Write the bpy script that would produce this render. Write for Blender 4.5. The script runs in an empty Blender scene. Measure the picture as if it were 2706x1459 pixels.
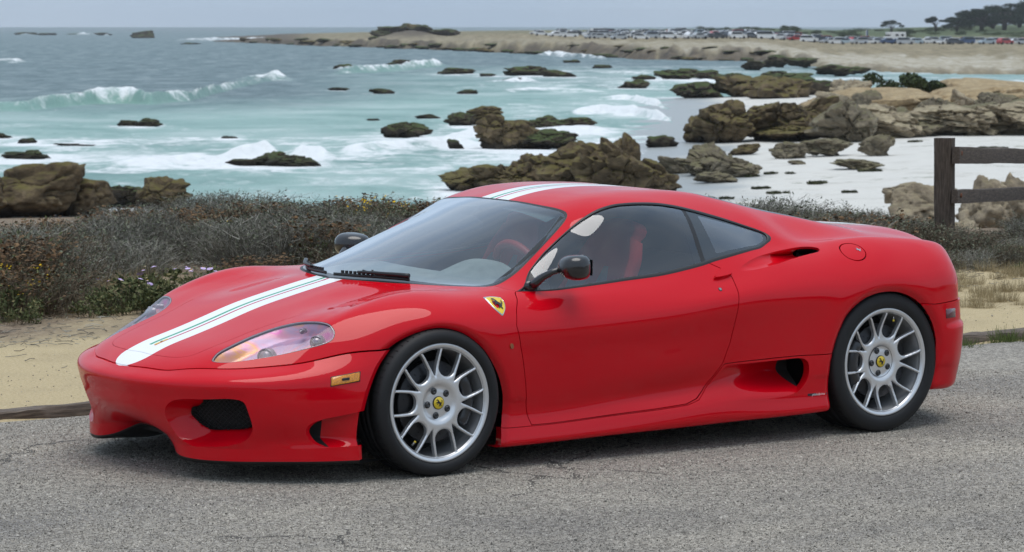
import bpy, bmesh, math, random
import numpy as np
from mathutils import Vector, Matrix, noise as mnoise
R = math.radians
rng = np.random.default_rng(7)
random.seed(7)
scene = bpy.context.scene
C = scene.collection

# ---------------------------------------------------------------- camera
cam_d = bpy.data.cameras.new('camera')
cam = bpy.data.objects.new('camera', cam_d); C.objects.link(cam)
CAMP = Vector((-7.8515, -12.2876, 1.9258)); YAW = 0.6279; FPX = 8489.0; TILT = 0.0163; PIT = math.atan((729.5-70.5)/FPX)
cam.location = CAMP
cam.rotation_euler = (math.pi/2 - PIT, 0, -YAW)
cam_d.sensor_width = 36.0; cam_d.lens = FPX/2706*36
cam_d.clip_start = 0.5; cam_d.clip_end = 40000
cam_d.dof.use_dof = True; cam_d.dof.focus_distance = 13.6; cam_d.dof.aperture_fstop = 13.0
scene.camera = cam

# ---------------------------------------------------------------- world: overcast daylight
SUN_EL, SUN_AZ = 84.0, 190.0        # azimuth measured clockwise from +Y
wd = bpy.data.worlds.new('World'); scene.world = wd; wd.use_nodes = True
nt = wd.node_tree; nt.nodes.clear()
out = nt.nodes.new('ShaderNodeOutputWorld'); bg = nt.nodes.new('ShaderNodeBackground')
sky = nt.nodes.new('ShaderNodeTexSky'); sky.sky_type = 'NISHITA'; sky.sun_disc = False
sky.sun_elevation = R(SUN_EL); sky.sun_rotation = R(SUN_AZ)
sky.air_density = 1.3; sky.dust_density = 4.0; sky.ozone_density = 2.0
# thin even cloud layer over the clear sky
tc = nt.nodes.new('ShaderNodeTexCoord')
nz = nt.nodes.new('ShaderNodeTexNoise'); nz.inputs['Scale'].default_value = 2.2; nz.inputs['Detail'].default_value = 5.0
mp = nt.nodes.new('ShaderNodeMapping'); mp.inputs['Scale'].default_value = (1, 1, 4.5)
nt.links.new(tc.outputs['Generated'], mp.inputs['Vector']); nt.links.new(mp.outputs[0], nz.inputs['Vector'])
rp = nt.nodes.new('ShaderNodeValToRGB')
rp.color_ramp.elements[0].position = 0.30; rp.color_ramp.elements[0].color = (5.9, 7.8, 10.3, 1)
rp.color_ramp.elements[1].position = 0.72; rp.color_ramp.elements[1].color = (8.9, 10.4, 12.1, 1)
nt.links.new(nz.outputs['Fac'], rp.inputs['Fac'])
mixw = nt.nodes.new('ShaderNodeMix'); mixw.data_type = 'RGBA'; mixw.inputs['Factor'].default_value = 0.80
nt.links.new(sky.outputs[0], mixw.inputs[6]); nt.links.new(rp.outputs[0], mixw.inputs[7])
nt.links.new(mixw.outputs[2], bg.inputs['Color']); bg.inputs['Strength'].default_value = 0.068
nt.links.new(bg.outputs[0], out.inputs['Surface'])

sun_d = bpy.data.lights.new('sun', 'SUN'); sun = bpy.data.objects.new('sun', sun_d); C.objects.link(sun)
sun_d.energy = 1.5; sun_d.angle = R(46); sun_d.color = (1.0, 0.965, 0.92)
az, el = R(SUN_AZ), R(SUN_EL)
sdir = Vector((math.sin(az)*math.cos(el), math.cos(az)*math.cos(el), math.sin(el)))
sun.rotation_euler = sdir.to_track_quat('Z', 'Y').to_euler()
sun.location = (0, 0, 60)

scene.view_settings.view_transform = 'Standard'; scene.view_settings.look = 'None'
scene.view_settings.exposure = 0.30; scene.view_settings.gamma = 1.0
scene.view_settings.use_curve_mapping = False
scene.render.engine = 'CYCLES'
scene.cycles.use_denoising = True
scene.cycles.max_bounces = 8; scene.cycles.transparent_max_bounces = 24
scene.cycles.caustics_reflective = False; scene.cycles.caustics_refractive = False

# ---------------------------------------------------------------- materials
MATS = {}
def mat(name, color=(.5,.5,.5), rough=.5, metal=0.0, spec=.5, coat=0.0, coat_rough=.03, emit=None):
    m = bpy.data.materials.new(name); m.use_nodes = True
    b = m.node_tree.nodes['Principled BSDF']
    b.inputs['Base Color'].default_value = (*color, 1); b.inputs['Roughness'].default_value = rough
    b.inputs['Metallic'].default_value = metal; b.inputs['Specular IOR Level'].default_value = spec
    b.inputs['Coat Weight'].default_value = coat; b.inputs['Coat Roughness'].default_value = coat_rough
    if emit: b.inputs['Emission Color'].default_value = (*emit[:3], 1); b.inputs['Emission Strength'].default_value = emit[3]
    MATS[name] = m
    return m
class NB:
    """small node-building helper"""
    def __init__(self, m): self.m = m; self.t = m.node_tree; self.b = self.t.nodes.get('Principled BSDF')
    def n(self, typ, **kw):
        x = self.t.nodes.new(typ)
        for k, v in kw.items():
            if k.startswith('i_'): x.inputs[k[2:].replace('_', ' ')].default_value = v
            else: setattr(x, k, v)
        return x
    def l(self, a, b): self.t.links.new(a, b)
    def coord(self, kind='Object', scale=None):
        c = self.n('ShaderNodeTexCoord').outputs[kind]
        if scale is None: return c
        mp = self.n('ShaderNodeMapping'); mp.inputs['Scale'].default_value = scale
        self.l(c, mp.inputs['Vector']); return mp.outputs[0]
    def noise(self, vec, scale, detail=4, rough=.55, dist=0):
        x = self.n('ShaderNodeTexNoise'); x.inputs['Scale'].default_value = scale; x.inputs['Detail'].default_value = detail
        x.inputs['Roughness'].default_value = rough; x.inputs['Distortion'].default_value = dist
        self.l(vec, x.inputs['Vector']); return x.outputs['Fac']
    def ramp(self, fac, stops, interp='LINEAR'):
        x = self.n('ShaderNodeValToRGB'); cr = x.color_ramp; cr.interpolation = interp
        while len(cr.elements) < len(stops): cr.elements.new(.5)
        for e, (p, c) in zip(cr.elements, stops): e.position = p; e.color = (*c, 1) if len(c) == 3 else c
        self.l(fac, x.inputs['Fac']); return x.outputs['Color']
    def math(self, op, a, b=None, c=None, clamp=False):
        x = self.n('ShaderNodeMath', operation=op, use_clamp=clamp)
        for i, v in enumerate((a, b, c)):
            if v is None: continue
            if isinstance(v, (int, float)): x.inputs[i].default_value = v
            else: self.l(v, x.inputs[i])
        return x.outputs[0]
    def mix(self, fac, a, b, blend='MIX'):
        x = self.n('ShaderNodeMix', data_type='RGBA', blend_type=blend)
        for i, v in ((0, fac), (6, a), (7, b)):
            if isinstance(v, (int, float)): x.inputs[i].default_value = v
            elif isinstance(v, tuple): x.inputs[i].default_value = (*v, 1)
            else: self.l(v, x.inputs[i])
        return x.outputs[2]
    def bump(self, h, strength=.3, dist=.01, target=None):
        x = self.n('ShaderNodeBump'); x.inputs['Strength'].default_value = strength; x.inputs['Distance'].default_value = dist
        self.l(h, x.inputs['Height']); self.l(x.outputs[0], (target or self.b).inputs['Normal']); return x.outputs[0]
    def sep(self, v):
        x = self.n('ShaderNodeSeparateXYZ'); self.l(v, x.inputs[0]); return x.outputs
    def base(self, c): self.l(c, self.b.inputs['Base Color'])
    def rough(self, c): self.l(c, self.b.inputs['Roughness'])

# ---------------------------------------------------------------- objects
def link(o, parent=None):
    C.objects.link(o)
    if parent is not None: o.parent = parent
    return o
def tag(o, label=None, cat=None, group=None, kind=None):
    if label: o['label'] = label
    if cat: o['category'] = cat
    if group: o['group'] = group
    if kind: o['kind'] = kind
    return o
def empty(name, loc=(0,0,0), rz=0):
    o = bpy.data.objects.new(name, None); o.empty_display_size = .2
    o.location = loc; o.rotation_euler = (0,0,rz); C.objects.link(o); return o
def mesh_np(name, V, F, material=None, parent=None, N=None, smooth=True, mats=None, fmat=None):
    """mesh object from arrays; F: list/array of tris or quads"""
    me = bpy.data.meshes.new(name)
    V = np.asarray(V, float)
    if isinstance(F, np.ndarray):
        n, k = F.shape
        me.vertices.add(len(V)); me.vertices.foreach_set('co', V.astype(np.float32).ravel())
        me.loops.add(n*k); me.loops.foreach_set('vertex_index', F.astype(np.int32).ravel())
        me.polygons.add(n); me.polygons.foreach_set('loop_start', np.arange(0, n*k, k, dtype=np.int32))
        me.polygons.foreach_set('loop_total', np.full(n, k, np.int32))
        me.update(calc_edges=True)
    else:
        me.from_pydata(V.tolist(), [], F)
    if smooth: me.polygons.foreach_set('use_smooth', np.ones(len(me.polygons), bool))
    if mats:
        for m in mats: me.materials.append(m)
        if fmat is not None: me.polygons.foreach_set('material_index', np.asarray(fmat, np.int32))
    elif material: me.materials.append(material)
    me.update()
    if N is not None: me.normals_split_custom_set_from_vertices(np.asarray(N, np.float32).tolist())
    o = bpy.data.objects.new(name, me)
    return link(o, parent)
def copy_tree(o, parent=None):
    c = o.copy(); C.objects.link(c)
    if parent is not None: c.parent = parent
    for ch in [x for x in o.children]: copy_tree(ch, c)
    return c

# ---- shape helpers returning (V, F) with F list of tuples
def box_vf(c, s, rot=None, taper=None):
    c = np.array(c); s = np.array(s)/2
    v = np.array([[x,y,z] for x in (-1,1) for y in (-1,1) for z in (-1,1)], float)*s
    if taper: v[v[:,2]>0,:2] *= taper
    if rot is not None: v = v@np.array(rot).T
    f = [(0,1,3,2),(4,6,7,5),(0,4,5,1),(2,3,7,6),(0,2,6,4),(1,5,7,3)]
    return v+c, f
def lathe_vf(prof, n=48, axis='y', closed=False):
    """profile [(r, h)] turned about an axis"""
    prof = np.array(prof, float); k = len(prof); a = np.linspace(0, 2*np.pi, n, endpoint=False)
    r = prof[:,0][None,:]; h = np.repeat(prof[:,1][None,:], n, 0)
    ca, sa = np.cos(a)[:,None]*r, np.sin(a)[:,None]*r
    V = np.stack([ca, h, sa], -1) if axis == 'y' else (np.stack([ca, sa, h], -1) if axis == 'z' else np.stack([h, ca, sa], -1))
    F = []
    kk = k if closed else k-1
    for i in range(n):
        j = (i+1) % n
        for q in range(kk):
            q2 = (q+1) % k
            F.append((i*k+q, i*k+q2, j*k+q2, j*k+q))
    return V.reshape(-1,3), F
def tube_vf(pts, rad, n=8, caps=True, sq=None):
    """tube along a polyline; rad scalar or list; sq=(a,b) scales the section"""
    pts = np.array(pts, float); m = len(pts)
    rad = np.full(m, rad) if np.isscalar(rad) else np.array(rad, float)
    T = np.gradient(pts, axis=0); T /= np.linalg.norm(T, axis=1)[:,None]+1e-12
    up = np.array([0,0,1.]) if abs(T[0,2]) < .9 else np.array([1.,0,0])
    V = []
    prevA = None
    for i in range(m):
        A = np.cross(T[i], up) if prevA is None else prevA - T[i]*np.dot(prevA, T[i])
        A /= np.linalg.norm(A)+1e-12; prevA = A; B = np.cross(T[i], A)
        for k in range(n):
            t = 2*np.pi*k/n; sa, sb = sq or (1,1)
            V.append(pts[i]+rad[i]*(A*np.cos(t)*sa+B*np.sin(t)*sb))
    F = []
    for i in range(m-1):
        for k in range(n):
            F.append((i*n+k, i*n+(k+1)%n, (i+1)*n+(k+1)%n, (i+1)*n+k))
    if caps: F.append(tuple(range(n))[::-1]); F.append(tuple(range((m-1)*n, m*n)))
    return np.array(V), F
def join_vf(parts):
    V, F, o = [], [], 0
    for v, f in parts:
        V.append(np.asarray(v)); F += [tuple(i+o for i in q) for q in f]; o += len(v)
    return np.vstack(V), F
def obj_vf(name, vf, m, parent=None, smooth=True, bevel=None, autosmooth=None):
    o = mesh_np(name, vf[0], vf[1], m, parent, smooth=smooth)
    if bevel:
        b = o.modifiers.new('bevel', 'BEVEL'); b.width = bevel; b.segments = 2; b.limit_method = 'ANGLE'; b.angle_limit = R(35)
        b.harden_normals = False
    if autosmooth is not None: sharp_by_angle(o.data, autosmooth)
    return o
def sharp_by_angle(me, deg):
    bm = bmesh.new(); bm.from_mesh(me); c = math.cos(R(deg))
    for e in bm.edges:
        if len(e.link_faces) == 2 and e.link_faces[0].normal.dot(e.link_faces[1].normal) < c: e.smooth = False
    bm.to_mesh(me); bm.free()
# ================================================================ CAR: master surfaces
def hermite(xk, yk, x):
    xk = np.asarray(xk, float); yk = np.asarray(yk, float); x = np.asarray(x, float)
    h = np.diff(xk); d = np.diff(yk)/h; m = np.empty_like(yk)
    m[1:-1] = (d[:-1]*h[1:]+d[1:]*h[:-1])/(h[:-1]+h[1:]); m[0] = d[0]; m[-1] = d[-1]
    i = np.clip(np.searchsorted(xk, x)-1, 0, len(xk)-2); t = (x-xk[i])/h[i]
    t2, t3 = t*t, t*t*t
    return (2*t3-3*t2+1)*yk[i]+(t3-2*t2+t)*h[i]*m[i]+(-2*t3+3*t2)*yk[i+1]+(t3-t2)*h[i]*m[i+1]
def pchip(xk, yk, x):
    h = np.diff(xk); d = np.diff(yk)/h; m = np.zeros(len(xk)); w1 = 2*h[1:]+h[:-1]; w2 = h[1:]+2*h[:-1]
    with np.errstate(divide='ignore', invalid='ignore'):
        mm = (w1+w2)/(w1/d[:-1]+w2/d[1:])
    m[1:-1] = np.where(d[:-1]*d[1:] > 0, mm, 0); m[0] = d[0]; m[-1] = d[-1]
    i = np.clip(np.searchsorted(xk, x)-1, 0, len(xk)-2); t = (x-xk[i])/h[i]; t2, t3 = t*t, t*t*t
    return (2*t3-3*t2+1)*yk[i]+(t3-2*t2+t)*h[i]*m[i]+(-2*t3+3*t2)*yk[i+1]+(t3-t2)*h[i]*m[i+1]
def gsmooth(A, sig, axis, pad='extrap'):
    r = int(3*sig+1); k = np.exp(-.5*(np.arange(-r, r+1)/sig)**2); k /= k.sum()
    A = np.moveaxis(A, axis, 0)
    if pad == 'extrap':
        lo = 2*A[0]-A[1:r+1][::-1]; hi = 2*A[-1]-A[-r-1:-1][::-1]
    Ap = np.concatenate([lo, A, hi], 0)
    out = sum(k[j]*Ap[j:j+len(A)] for j in range(2*r+1))
    return np.moveaxis(out, 0, axis)
GA = [(-1.15,0,.40),(-1.065,0,.468),(-1.0,0,.500),(-.9,0,.545),(-.75,0,.590),(-.6,0,.637),(-.43,0,.694),(-.2,0,.752),(0,0,.797),(.05,0,.809),(.2,0,.868),(.44,0,.960),(.7,0,1.053),(.956,0,1.137),(1.15,0,1.175),(1.35,0,1.188),(1.55,0,1.184),(1.8,0,1.162),(2.1,0,1.108),(2.43,0,1.035),(2.77,0,.965),(3.0,0,.948),(3.2,0,.935),(3.30,0,.928),(3.36,0,.90)]
GB = [(-1.15,.05,.395),(-1.065,.07,.464),(-1.0,.12,.497),(-.9,.15,.543),(-.75,.18,.588),(-.6,.2,.635),(-.43,.22,.691),(-.2,.23,.748),(0,.23,.791),(.05,.23,.797),(.2,.24,.852),(.44,.34,.922),(.7,.33,1.018),(.956,.28,1.118),(1.15,.27,1.162),(1.35,.265,1.178),(1.55,.26,1.175),(1.8,.24,1.158),(2.1,.24,1.105),(2.43,.25,1.03),(2.77,.25,.962),(3.0,.25,.942),(3.2,.24,.927),(3.3,.22,.917),(3.36,.15,.89)]
GC = [(-1.15,.10,.38),(-1.065,.13,.452),(-1.0,.24,.488),(-.9,.30,.533),(-.75,.36,.581),(-.6,.40,.628),(-.43,.44,.682),(-.2,.47,.728),(0,.48,.763),(.1,.48,.785),(.2,.50,.798),(.32,.60,.797),(.44,.70,.790),(.521,.69,.808),(.615,.67,.848),(.722,.64,.912),(.839,.60,.98),(.92,.57,1.03),(.98,.542,1.070),(1.05,.515,1.104),(1.15,.485,1.138),(1.35,.455,1.162),(1.55,.43,1.163),(1.86,.40,1.142),(2.107,.42,1.084),(2.25,.43,1.049),(2.45,.44,1.014),(2.65,.44,.975),(2.76,.44,.955),(2.85,.44,.934),(3.0,.44,.914),(3.12,.44,.903),(3.22,.43,.90),(3.3,.38,.888),(3.36,.26,.865)]
GD = [(-1.15,.14,.36),(-1.065,.18,.43),(-1.0,.32,.477),(-.9,.42,.515),(-.75,.52,.560),(-.6,.58,.612),(-.43,.61,.682),(-.2,.60,.742),(0,.61,.777),(.2,.63,.785),(.35,.70,.786),(.44,.745,.783),(.507,.772,.781),(.56,.752,.794),(.6,.728,.818),(.65,.70,.849),(.75,.665,.922),(.85,.63,.976),(.92,.607,1.012),(.97,.592,1.034),(1.05,.578,1.076),(1.15,.57,1.11),(1.3,.56,1.127),(1.46,.555,1.123),(1.67,.56,1.089),(1.87,.585,1.038),(2.02,.63,.986),(2.08,.665,.962),(2.3,.655,.925),(2.6,.63,.916),(2.85,.62,.902),(3.0,.62,.893),(3.1,.615,.887),(3.17,.59,.878),(3.25,.54,.862),(3.32,.42,.845),(3.36,.29,.82)]
GE = [(-1.15,.17,.33),(-1.065,.22,.39),(-1.0,.365,.466),(-.9,.505,.482),(-.75,.615,.507),(-.6,.69,.555),(-.43,.735,.66),(-.2,.72,.755),(0,.72,.789),(.2,.735,.781),(.35,.77,.772),(.507,.80,.770),(.69,.81,.766),(.95,.815,.779),(1.33,.81,.804),(1.58,.80,.839),(1.82,.775,.88),(2.0,.74,.902),(2.15,.735,.908),(2.33,.735,.907),(2.5,.745,.925),(2.62,.76,.93),(2.74,.77,.923),(2.84,.775,.915),(3.0,.78,.895),(3.1,.775,.873),(3.17,.725,.85),(3.25,.61,.825),(3.32,.45,.80),(3.36,.31,.78)]
GF = [(-1.15,.19,.30),(-1.065,.24,.35),(-1.0,.395,.44),(-.9,.545,.45),(-.75,.66,.465),(-.6,.745,.50),(-.43,.81,.585),(-.2,.84,.70),(0,.855,.742),(.2,.86,.74),(.507,.865,.728),(.95,.87,.735),(1.33,.87,.748),(1.58,.87,.768),(1.82,.865,.80),(2.0,.86,.825),(2.3,.855,.845),(2.6,.87,.865),(2.84,.875,.85),(3.0,.872,.83),(3.1,.845,.805),(3.17,.785,.78),(3.25,.655,.755),(3.32,.48,.73),(3.36,.32,.71)]
GG = [(-1.15,.20,.26),(-1.065,.25,.30),(-1.0,.415,.40),(-.9,.565,.41),(-.75,.685,.42),(-.6,.775,.455),(-.43,.845,.52),(-.2,.905,.60),(0,.93,.66),(.2,.932,.645),(.507,.925,.625),(.95,.93,.63),(1.33,.935,.655),(1.6,.94,.69),(1.82,.943,.715),(2.0,.945,.72),(2.3,.945,.73),(2.6,.955,.745),(2.84,.95,.735),(3.0,.928,.73),(3.1,.89,.725),(3.17,.825,.71),(3.25,.69,.69),(3.32,.50,.67),(3.36,.33,.65)]
GH = [(-1.15,.2,.22),(-1.065,.25,.25),(-1,.42,.33),(-.9,.57,.33),(-.75,.69,.34),(-.6,.785,.37),(-.43,.86,.43),(-.2,.925,.53),(0,.945,.60),(.2,.94,.56),(.507,.922,.50),(.95,.92,.50),(1.33,.922,.51),(1.6,.93,.535),(1.82,.94,.55),(2.0,.945,.55),(2.3,.955,.56),(2.6,.967,.62),(2.84,.955,.60),(3.0,.938,.60),(3.1,.90,.60),(3.17,.835,.60),(3.25,.70,.59),(3.32,.51,.58),(3.36,.34,.56)]
GI = [(-1.15,.2,.18),(-1.065,.25,.2),(-1,.42,.26),(-.9,.57,.26),(-.75,.69,.27),(-.6,.785,.3),(-.43,.865,.34),(-.2,.93,.40),(0,.94,.45),(.2,.925,.40),(.507,.905,.322),(.95,.905,.345),(1.33,.907,.362),(1.6,.912,.386),(1.82,.93,.40),(2.0,.94,.40),(2.3,.95,.40),(2.6,.963,.45),(2.84,.955,.48),(3.0,.943,.48),(3.1,.908,.48),(3.17,.845,.48),(3.25,.71,.475),(3.32,.52,.47),(3.36,.35,.46)]
GJ = [(-1.15,.2,.14),(-1.065,.25,.16),(-1,.42,.2),(-.6,.785,.22),(-.2,.925,.28),(0,.92,.30),(.2,.905,.27),(.507,.893,.228),(.95,.885,.252),(1.33,.872,.275),(1.5,.878,.285),(1.7,.922,.29),(1.9,.938,.29),(2.3,.945,.29),(2.6,.95,.30),(2.84,.945,.33),(3.0,0.93,.33),(3.1,0.895,.33),(3.17,0.83,.33),(3.25,0.7,.33),(3.32,0.52,.33),(3.36,0.35,.33)]
GJ2= [(-1.15,.2,.10),(-1.065,.25,.12),(-1,.42,.15),(-.6,.785,.15),(-.2,.92,.2),(0,.915,.22),(.2,.908,.20),(.507,.908,.184),(.95,.91,.197),(1.33,.928,.208),(1.5,.935,.215),(1.9,.937,.212),(2.3,.942,.208),(2.6,.94,.22),(2.84,.93,.25),(3.0,0.915,.25),(3.1,0.88,.25),(3.17,0.815,.25),(3.25,0.69,.25),(3.32,0.51,.25),(3.36,0.34,.25)]
GK = [(-1.15,.2,.06),(-1.065,.25,.07),(-1,.42,.09),(-.6,.785,.09),(-.2,.92,.1),(0,.92,.1),(.2,.925,.098),(.507,.928,.10),(.95,.93,.108),(1.33,.936,.113),(1.6,.94,.118),(2.25,.95,.131),(2.6,.93,.15),(2.84,.92,.19),(3.0,0.905,.19),(3.1,0.87,.19),(3.17,0.8,.19),(3.25,0.68,.19),(3.32,0.5,.19),(3.36,0.33,.19)]
GL = [(x, max(s-.07,.05), z-.004) for x, s, z in GK]
GUIDES = [[(x, s, z-.0163*(.94-s)) for x, s, z in g] for g in (GA,GB,GC,GD,GE,GF,GG,GH,GI,GJ,GJ2,GK,GL)]
VK = np.array([0,.27,.52,.66,.98,1.08,1.20,1.34,1.49,1.58,1.66,1.76,1.83])
ARCH_F = [(-.40,.00),(-.402,.12),(-.403,.235),(-.393,.322),(-.362,.415),(-.305,.51),(-.215,.581),(-.11,.626),(0,.645),(.111,.622),(.19,.578),(.262,.515),(.337,.405),(.372,.30),(.372,.235),(.361,.185),(.345,.10),(.345,.0)]
ARCH_R = [(2.25,.0),(2.25,.13),(2.243,.21),(2.243,.30),(2.258,.40),(2.292,.50),(2.345,.585),(2.428,.645),(2.50,.67),(2.569,.679),(2.65,.675),(2.73,.652),(2.818,.603),(2.88,.535),(2.915,.46),(2.93,.38),(2.925,.29),(2.91,.199),(2.90,.0)]
class Surf:
    def __init__(s, P, u, v):
        s.P, s.u, s.v = P, u, v; s.normals()
    def normals(s):
        du = np.gradient(s.P, s.u, axis=0); dv = np.gradient(s.P, s.v, axis=1)
        N = np.cross(du, dv); N /= np.linalg.norm(N, axis=2)[:,:,None]+1e-12; s.N = N; s.du, s.dv = du, dv
    def ev(s, q, what='P'):
        q = np.atleast_2d(q); A = getattr(s, what)
        a = np.clip((q[:,0]-s.u[0])/(s.u[1]-s.u[0]), 0, len(s.u)-1.001); b = np.clip((q[:,1]-s.v[0])/(s.v[1]-s.v[0]), 0, len(s.v)-1.001)
        i, j = a.astype(int), b.astype(int); f, g = (a-i)[:,None], (b-j)[:,None]
        return (A[i,j]*(1-f)+A[i+1,j]*f)*(1-g)+(A[i,j+1]*(1-f)+A[i+1,j+1]*f)*g
    def near(s, pts):
        out = []
        flat = s.P.reshape(-1,3)
        for p in np.atleast_2d(pts):
            k = ((flat-p)**2).sum(1).argmin(); q = np.array([s.u[k//len(s.v)], s.v[k%len(s.v)]])
            for _ in range(4):
                d = p-s.ev(q)[0]; a = s.ev(q,'du')[0]; b = s.ev(q,'dv')[0]
                M2 = np.array([[a@a,a@b],[a@b,b@b]])+1e-9*np.eye(2); st = np.linalg.solve(M2, [a@d,b@d])
                q = q+np.clip(st, -.02, .02); q = np.clip(q, [s.u[0],s.v[0]], [s.u[-1],s.v[-1]])
            out.append(q)
        return np.array(out)
    def tri(s):
        nu, nv = len(s.u), len(s.v)
        I = np.arange(nu*nv).reshape(nu, nv); a, b, c, d = I[:-1,:-1], I[1:,:-1], I[1:,1:], I[:-1,1:]
        par = (np.add.outer(np.arange(nu-1), np.arange(nv-1)) % 2).astype(bool)
        t1 = np.where(par[...,None], np.stack([a,b,c],-1), np.stack([a,b,d],-1)); t2 = np.where(par[...,None], np.stack([a,c,d],-1), np.stack([b,c,d],-1))
        Q = np.stack(np.meshgrid(s.u, s.v, indexing='ij'), -1)
        return dict(V=s.P.reshape(-1,3).copy(), N=s.N.reshape(-1,3).copy(), Q=Q.reshape(-1,2).copy(), F=np.vstack([t1.reshape(-1,3), t2.reshape(-1,3)]))
def closed_spline(pts, n=12):
    p = np.array(pts, float); m = len(p); out = []
    for i in range(m):
        p0, p1, p2, p3 = p[i-1], p[i], p[(i+1)%m], p[(i+2)%m]
        d1, d2, d3 = (max(np.linalg.norm(b-a),1e-6)**.5 for a, b in ((p0,p1),(p1,p2),(p2,p3)))
        m1 = (p1-p0)/d1-(p2-p0)/(d1+d2)+(p2-p1)/d2; m2 = (p2-p1)/d2-(p3-p1)/(d2+d3)+(p3-p2)/d3
        m1, m2 = m1*d2, m2*d2
        for t in np.linspace(0, 1, n, endpoint=False):
            out.append((2*t**3-3*t**2+1)*p1+(t**3-2*t**2+t)*m1+(-2*t**3+3*t**2)*p2+(t**3-t**2)*m2)
    return np.array(out)
def open_spline(pts, n=10):
    p = np.array(pts, float); p = np.vstack([2*p[0]-p[1], p, 2*p[-1]-p[-2]]); out = []
    for i in range(1, len(p)-2):
        p0, p1, p2, p3 = p[i-1:i+3]
        d1, d2, d3 = (max(np.linalg.norm(b-a),1e-6)**.5 for a, b in ((p0,p1),(p1,p2),(p2,p3)))
        m1 = (p1-p0)/d1-(p2-p0)/(d1+d2)+(p2-p1)/d2; m2 = (p2-p1)/d2-(p3-p1)/(d2+d3)+(p3-p2)/d3
        m1, m2 = m1*d2, m2*d2
        for t in np.linspace(0, 1, n, endpoint=False):
            out.append((2*t**3-3*t**2+1)*p1+(t**3-2*t**2+t)*m1+(-2*t**3+3*t**2)*p2+(t**3-t**2)*m2)
    out.append(p[-2]); return np.array(out)
def sdf(Q, poly, far=.12):
    """signed distance to a closed polygon in 2-D, negative inside (clamped far away)"""
    poly = np.asarray(poly, float); a = poly; b = np.roll(poly, -1, 0)
    lo, hi = poly.min(0)-far, poly.max(0)+far
    sel = np.where(((Q > lo) & (Q < hi)).all(1))[0]; out = np.full(len(Q), far)
    best = np.full(len(sel), 1e9); ins = np.zeros(len(sel), bool); q = Q[sel]
    for p0, p1 in zip(a, b):
        d = p1-p0; L = d@d
        if L < 1e-14: continue
        t = np.clip(((q-p0)@d)/L, 0, 1); e = q-p0-t[:,None]*d; best = np.minimum(best, (e*e).sum(1))
        c = (p0[1] > q[:,1]) != (p1[1] > q[:,1])
        if abs(d[1]) > 1e-14: ins ^= c & (q[:,0] < p0[0]+(q[:,1]-p0[1])/d[1]*d[0])
    out[sel] = np.where(ins, -np.sqrt(best), np.sqrt(best)); return np.maximum(out, -9)
def take(m, F):
    F = np.asarray(F).reshape(-1,3)
    if len(F) == 0: return dict(V=np.zeros((0,3)), N=np.zeros((0,3)), Q=np.zeros((0,2)), F=np.zeros((0,3), int))
    ids, inv = np.unique(F, return_inverse=True)
    return dict(V=m['V'][ids], N=m['N'][ids], Q=m['Q'][ids], F=inv.reshape(-1,3))
def cut(m, g):
    """split a triangle mesh along g = 0; returns (g<0 part, g>0 part)"""
    g = np.where(np.abs(g) < 2e-5, 2e-5, g); F = m['F']; neg = g < 0; k = neg[F].sum(1)
    mix = F[(k > 0) & (k < 3)]; kk = k[(k > 0) & (k < 3)]
    if len(mix) == 0: return take(m, F[k == 3]), take(m, F[k == 0])
    lone = np.where(kk[:,None] == 1, neg[mix], ~neg[mix]).argmax(1); r = np.arange(len(mix))
    a, b, c = mix[r,lone], mix[r,(lone+1)%3], mix[r,(lone+2)%3]
    E = np.sort(np.vstack([np.stack([a,b],1), np.stack([a,c],1)]), 1); ue, inv = np.unique(E, axis=0, return_inverse=True); inv = inv.ravel()
    t = (g[ue[:,0]]/(g[ue[:,0]]-g[ue[:,1]]))[:,None]
    n0 = len(m['V']); mm = {k2: np.vstack([m[k2], m[k2][ue[:,0]]*(1-t)+m[k2][ue[:,1]]*t]) for k2 in ('V','N','Q')}
    ab, ac = n0+inv[:len(mix)], n0+inv[len(mix):]
    one = np.stack([a,ab,ac],1); two = np.vstack([np.stack([ab,b,c],1), np.stack([ab,c,ac],1)]); ln = kk == 1
    ln2 = np.concatenate([ln, ln])
    return take(mm, np.vstack([F[k == 3], one[ln], two[~ln2]])), take(mm, np.vstack([F[k == 0], one[~ln], two[ln2]]))
# ---- main body surface (near half, y = -s)
MU = np.arange(-1.14, 3.3551, .01); MV = np.arange(0, 1.8301, .01)
_gs = np.array([[hermite([p[0] for p in g], [p[1] for p in g], MU), hermite([p[0] for p in g], [p[2] for p in g], MU)] for g in GUIDES])  # guide,2,nu
_gs = gsmooth(_gs, 3.5, 2)
_P = np.zeros((len(MU), len(MV), 3))
for i in range(len(MU)):
    sk = np.concatenate([-_gs[1:4,0,i][::-1], _gs[:,0,i]]); zk = np.concatenate([_gs[1:4,1,i][::-1], _gs[:,1,i]])
    vk = np.concatenate([-VK[1:4][::-1], VK]); vv = np.concatenate([np.arange(-.3, -.0001, .01), MV])
    ck = np.concatenate([[0], np.cumsum(np.hypot(np.diff(sk), np.diff(zk))+1e-4)]); cc = pchip(vk, ck, vv)
    prof = np.stack([hermite(ck, sk, cc), hermite(ck, zk, cc)], -1)
    prof = gsmooth(prof, 2.0, 0)[30:]
    _P[i,:,0] = MU[i]; _P[i,:,1] = -prof[:,0]; _P[i,:,2] = prof[:,1]
_P = gsmooth(_P, 2.0, 0)
_w = np.clip((-.78-MU)/.14, 0, 1)[:,None,None]; _Ps = gsmooth(np.concatenate([_P[:,1:13][:,::-1]*[1,-1,1], _P], 1), 5.0, 1)[:,12:]; _Ps = gsmooth(_Ps, 4.0, 0); _P = _P*(1-_w)+_Ps*_w
_P[:,0,1] = 0
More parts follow.
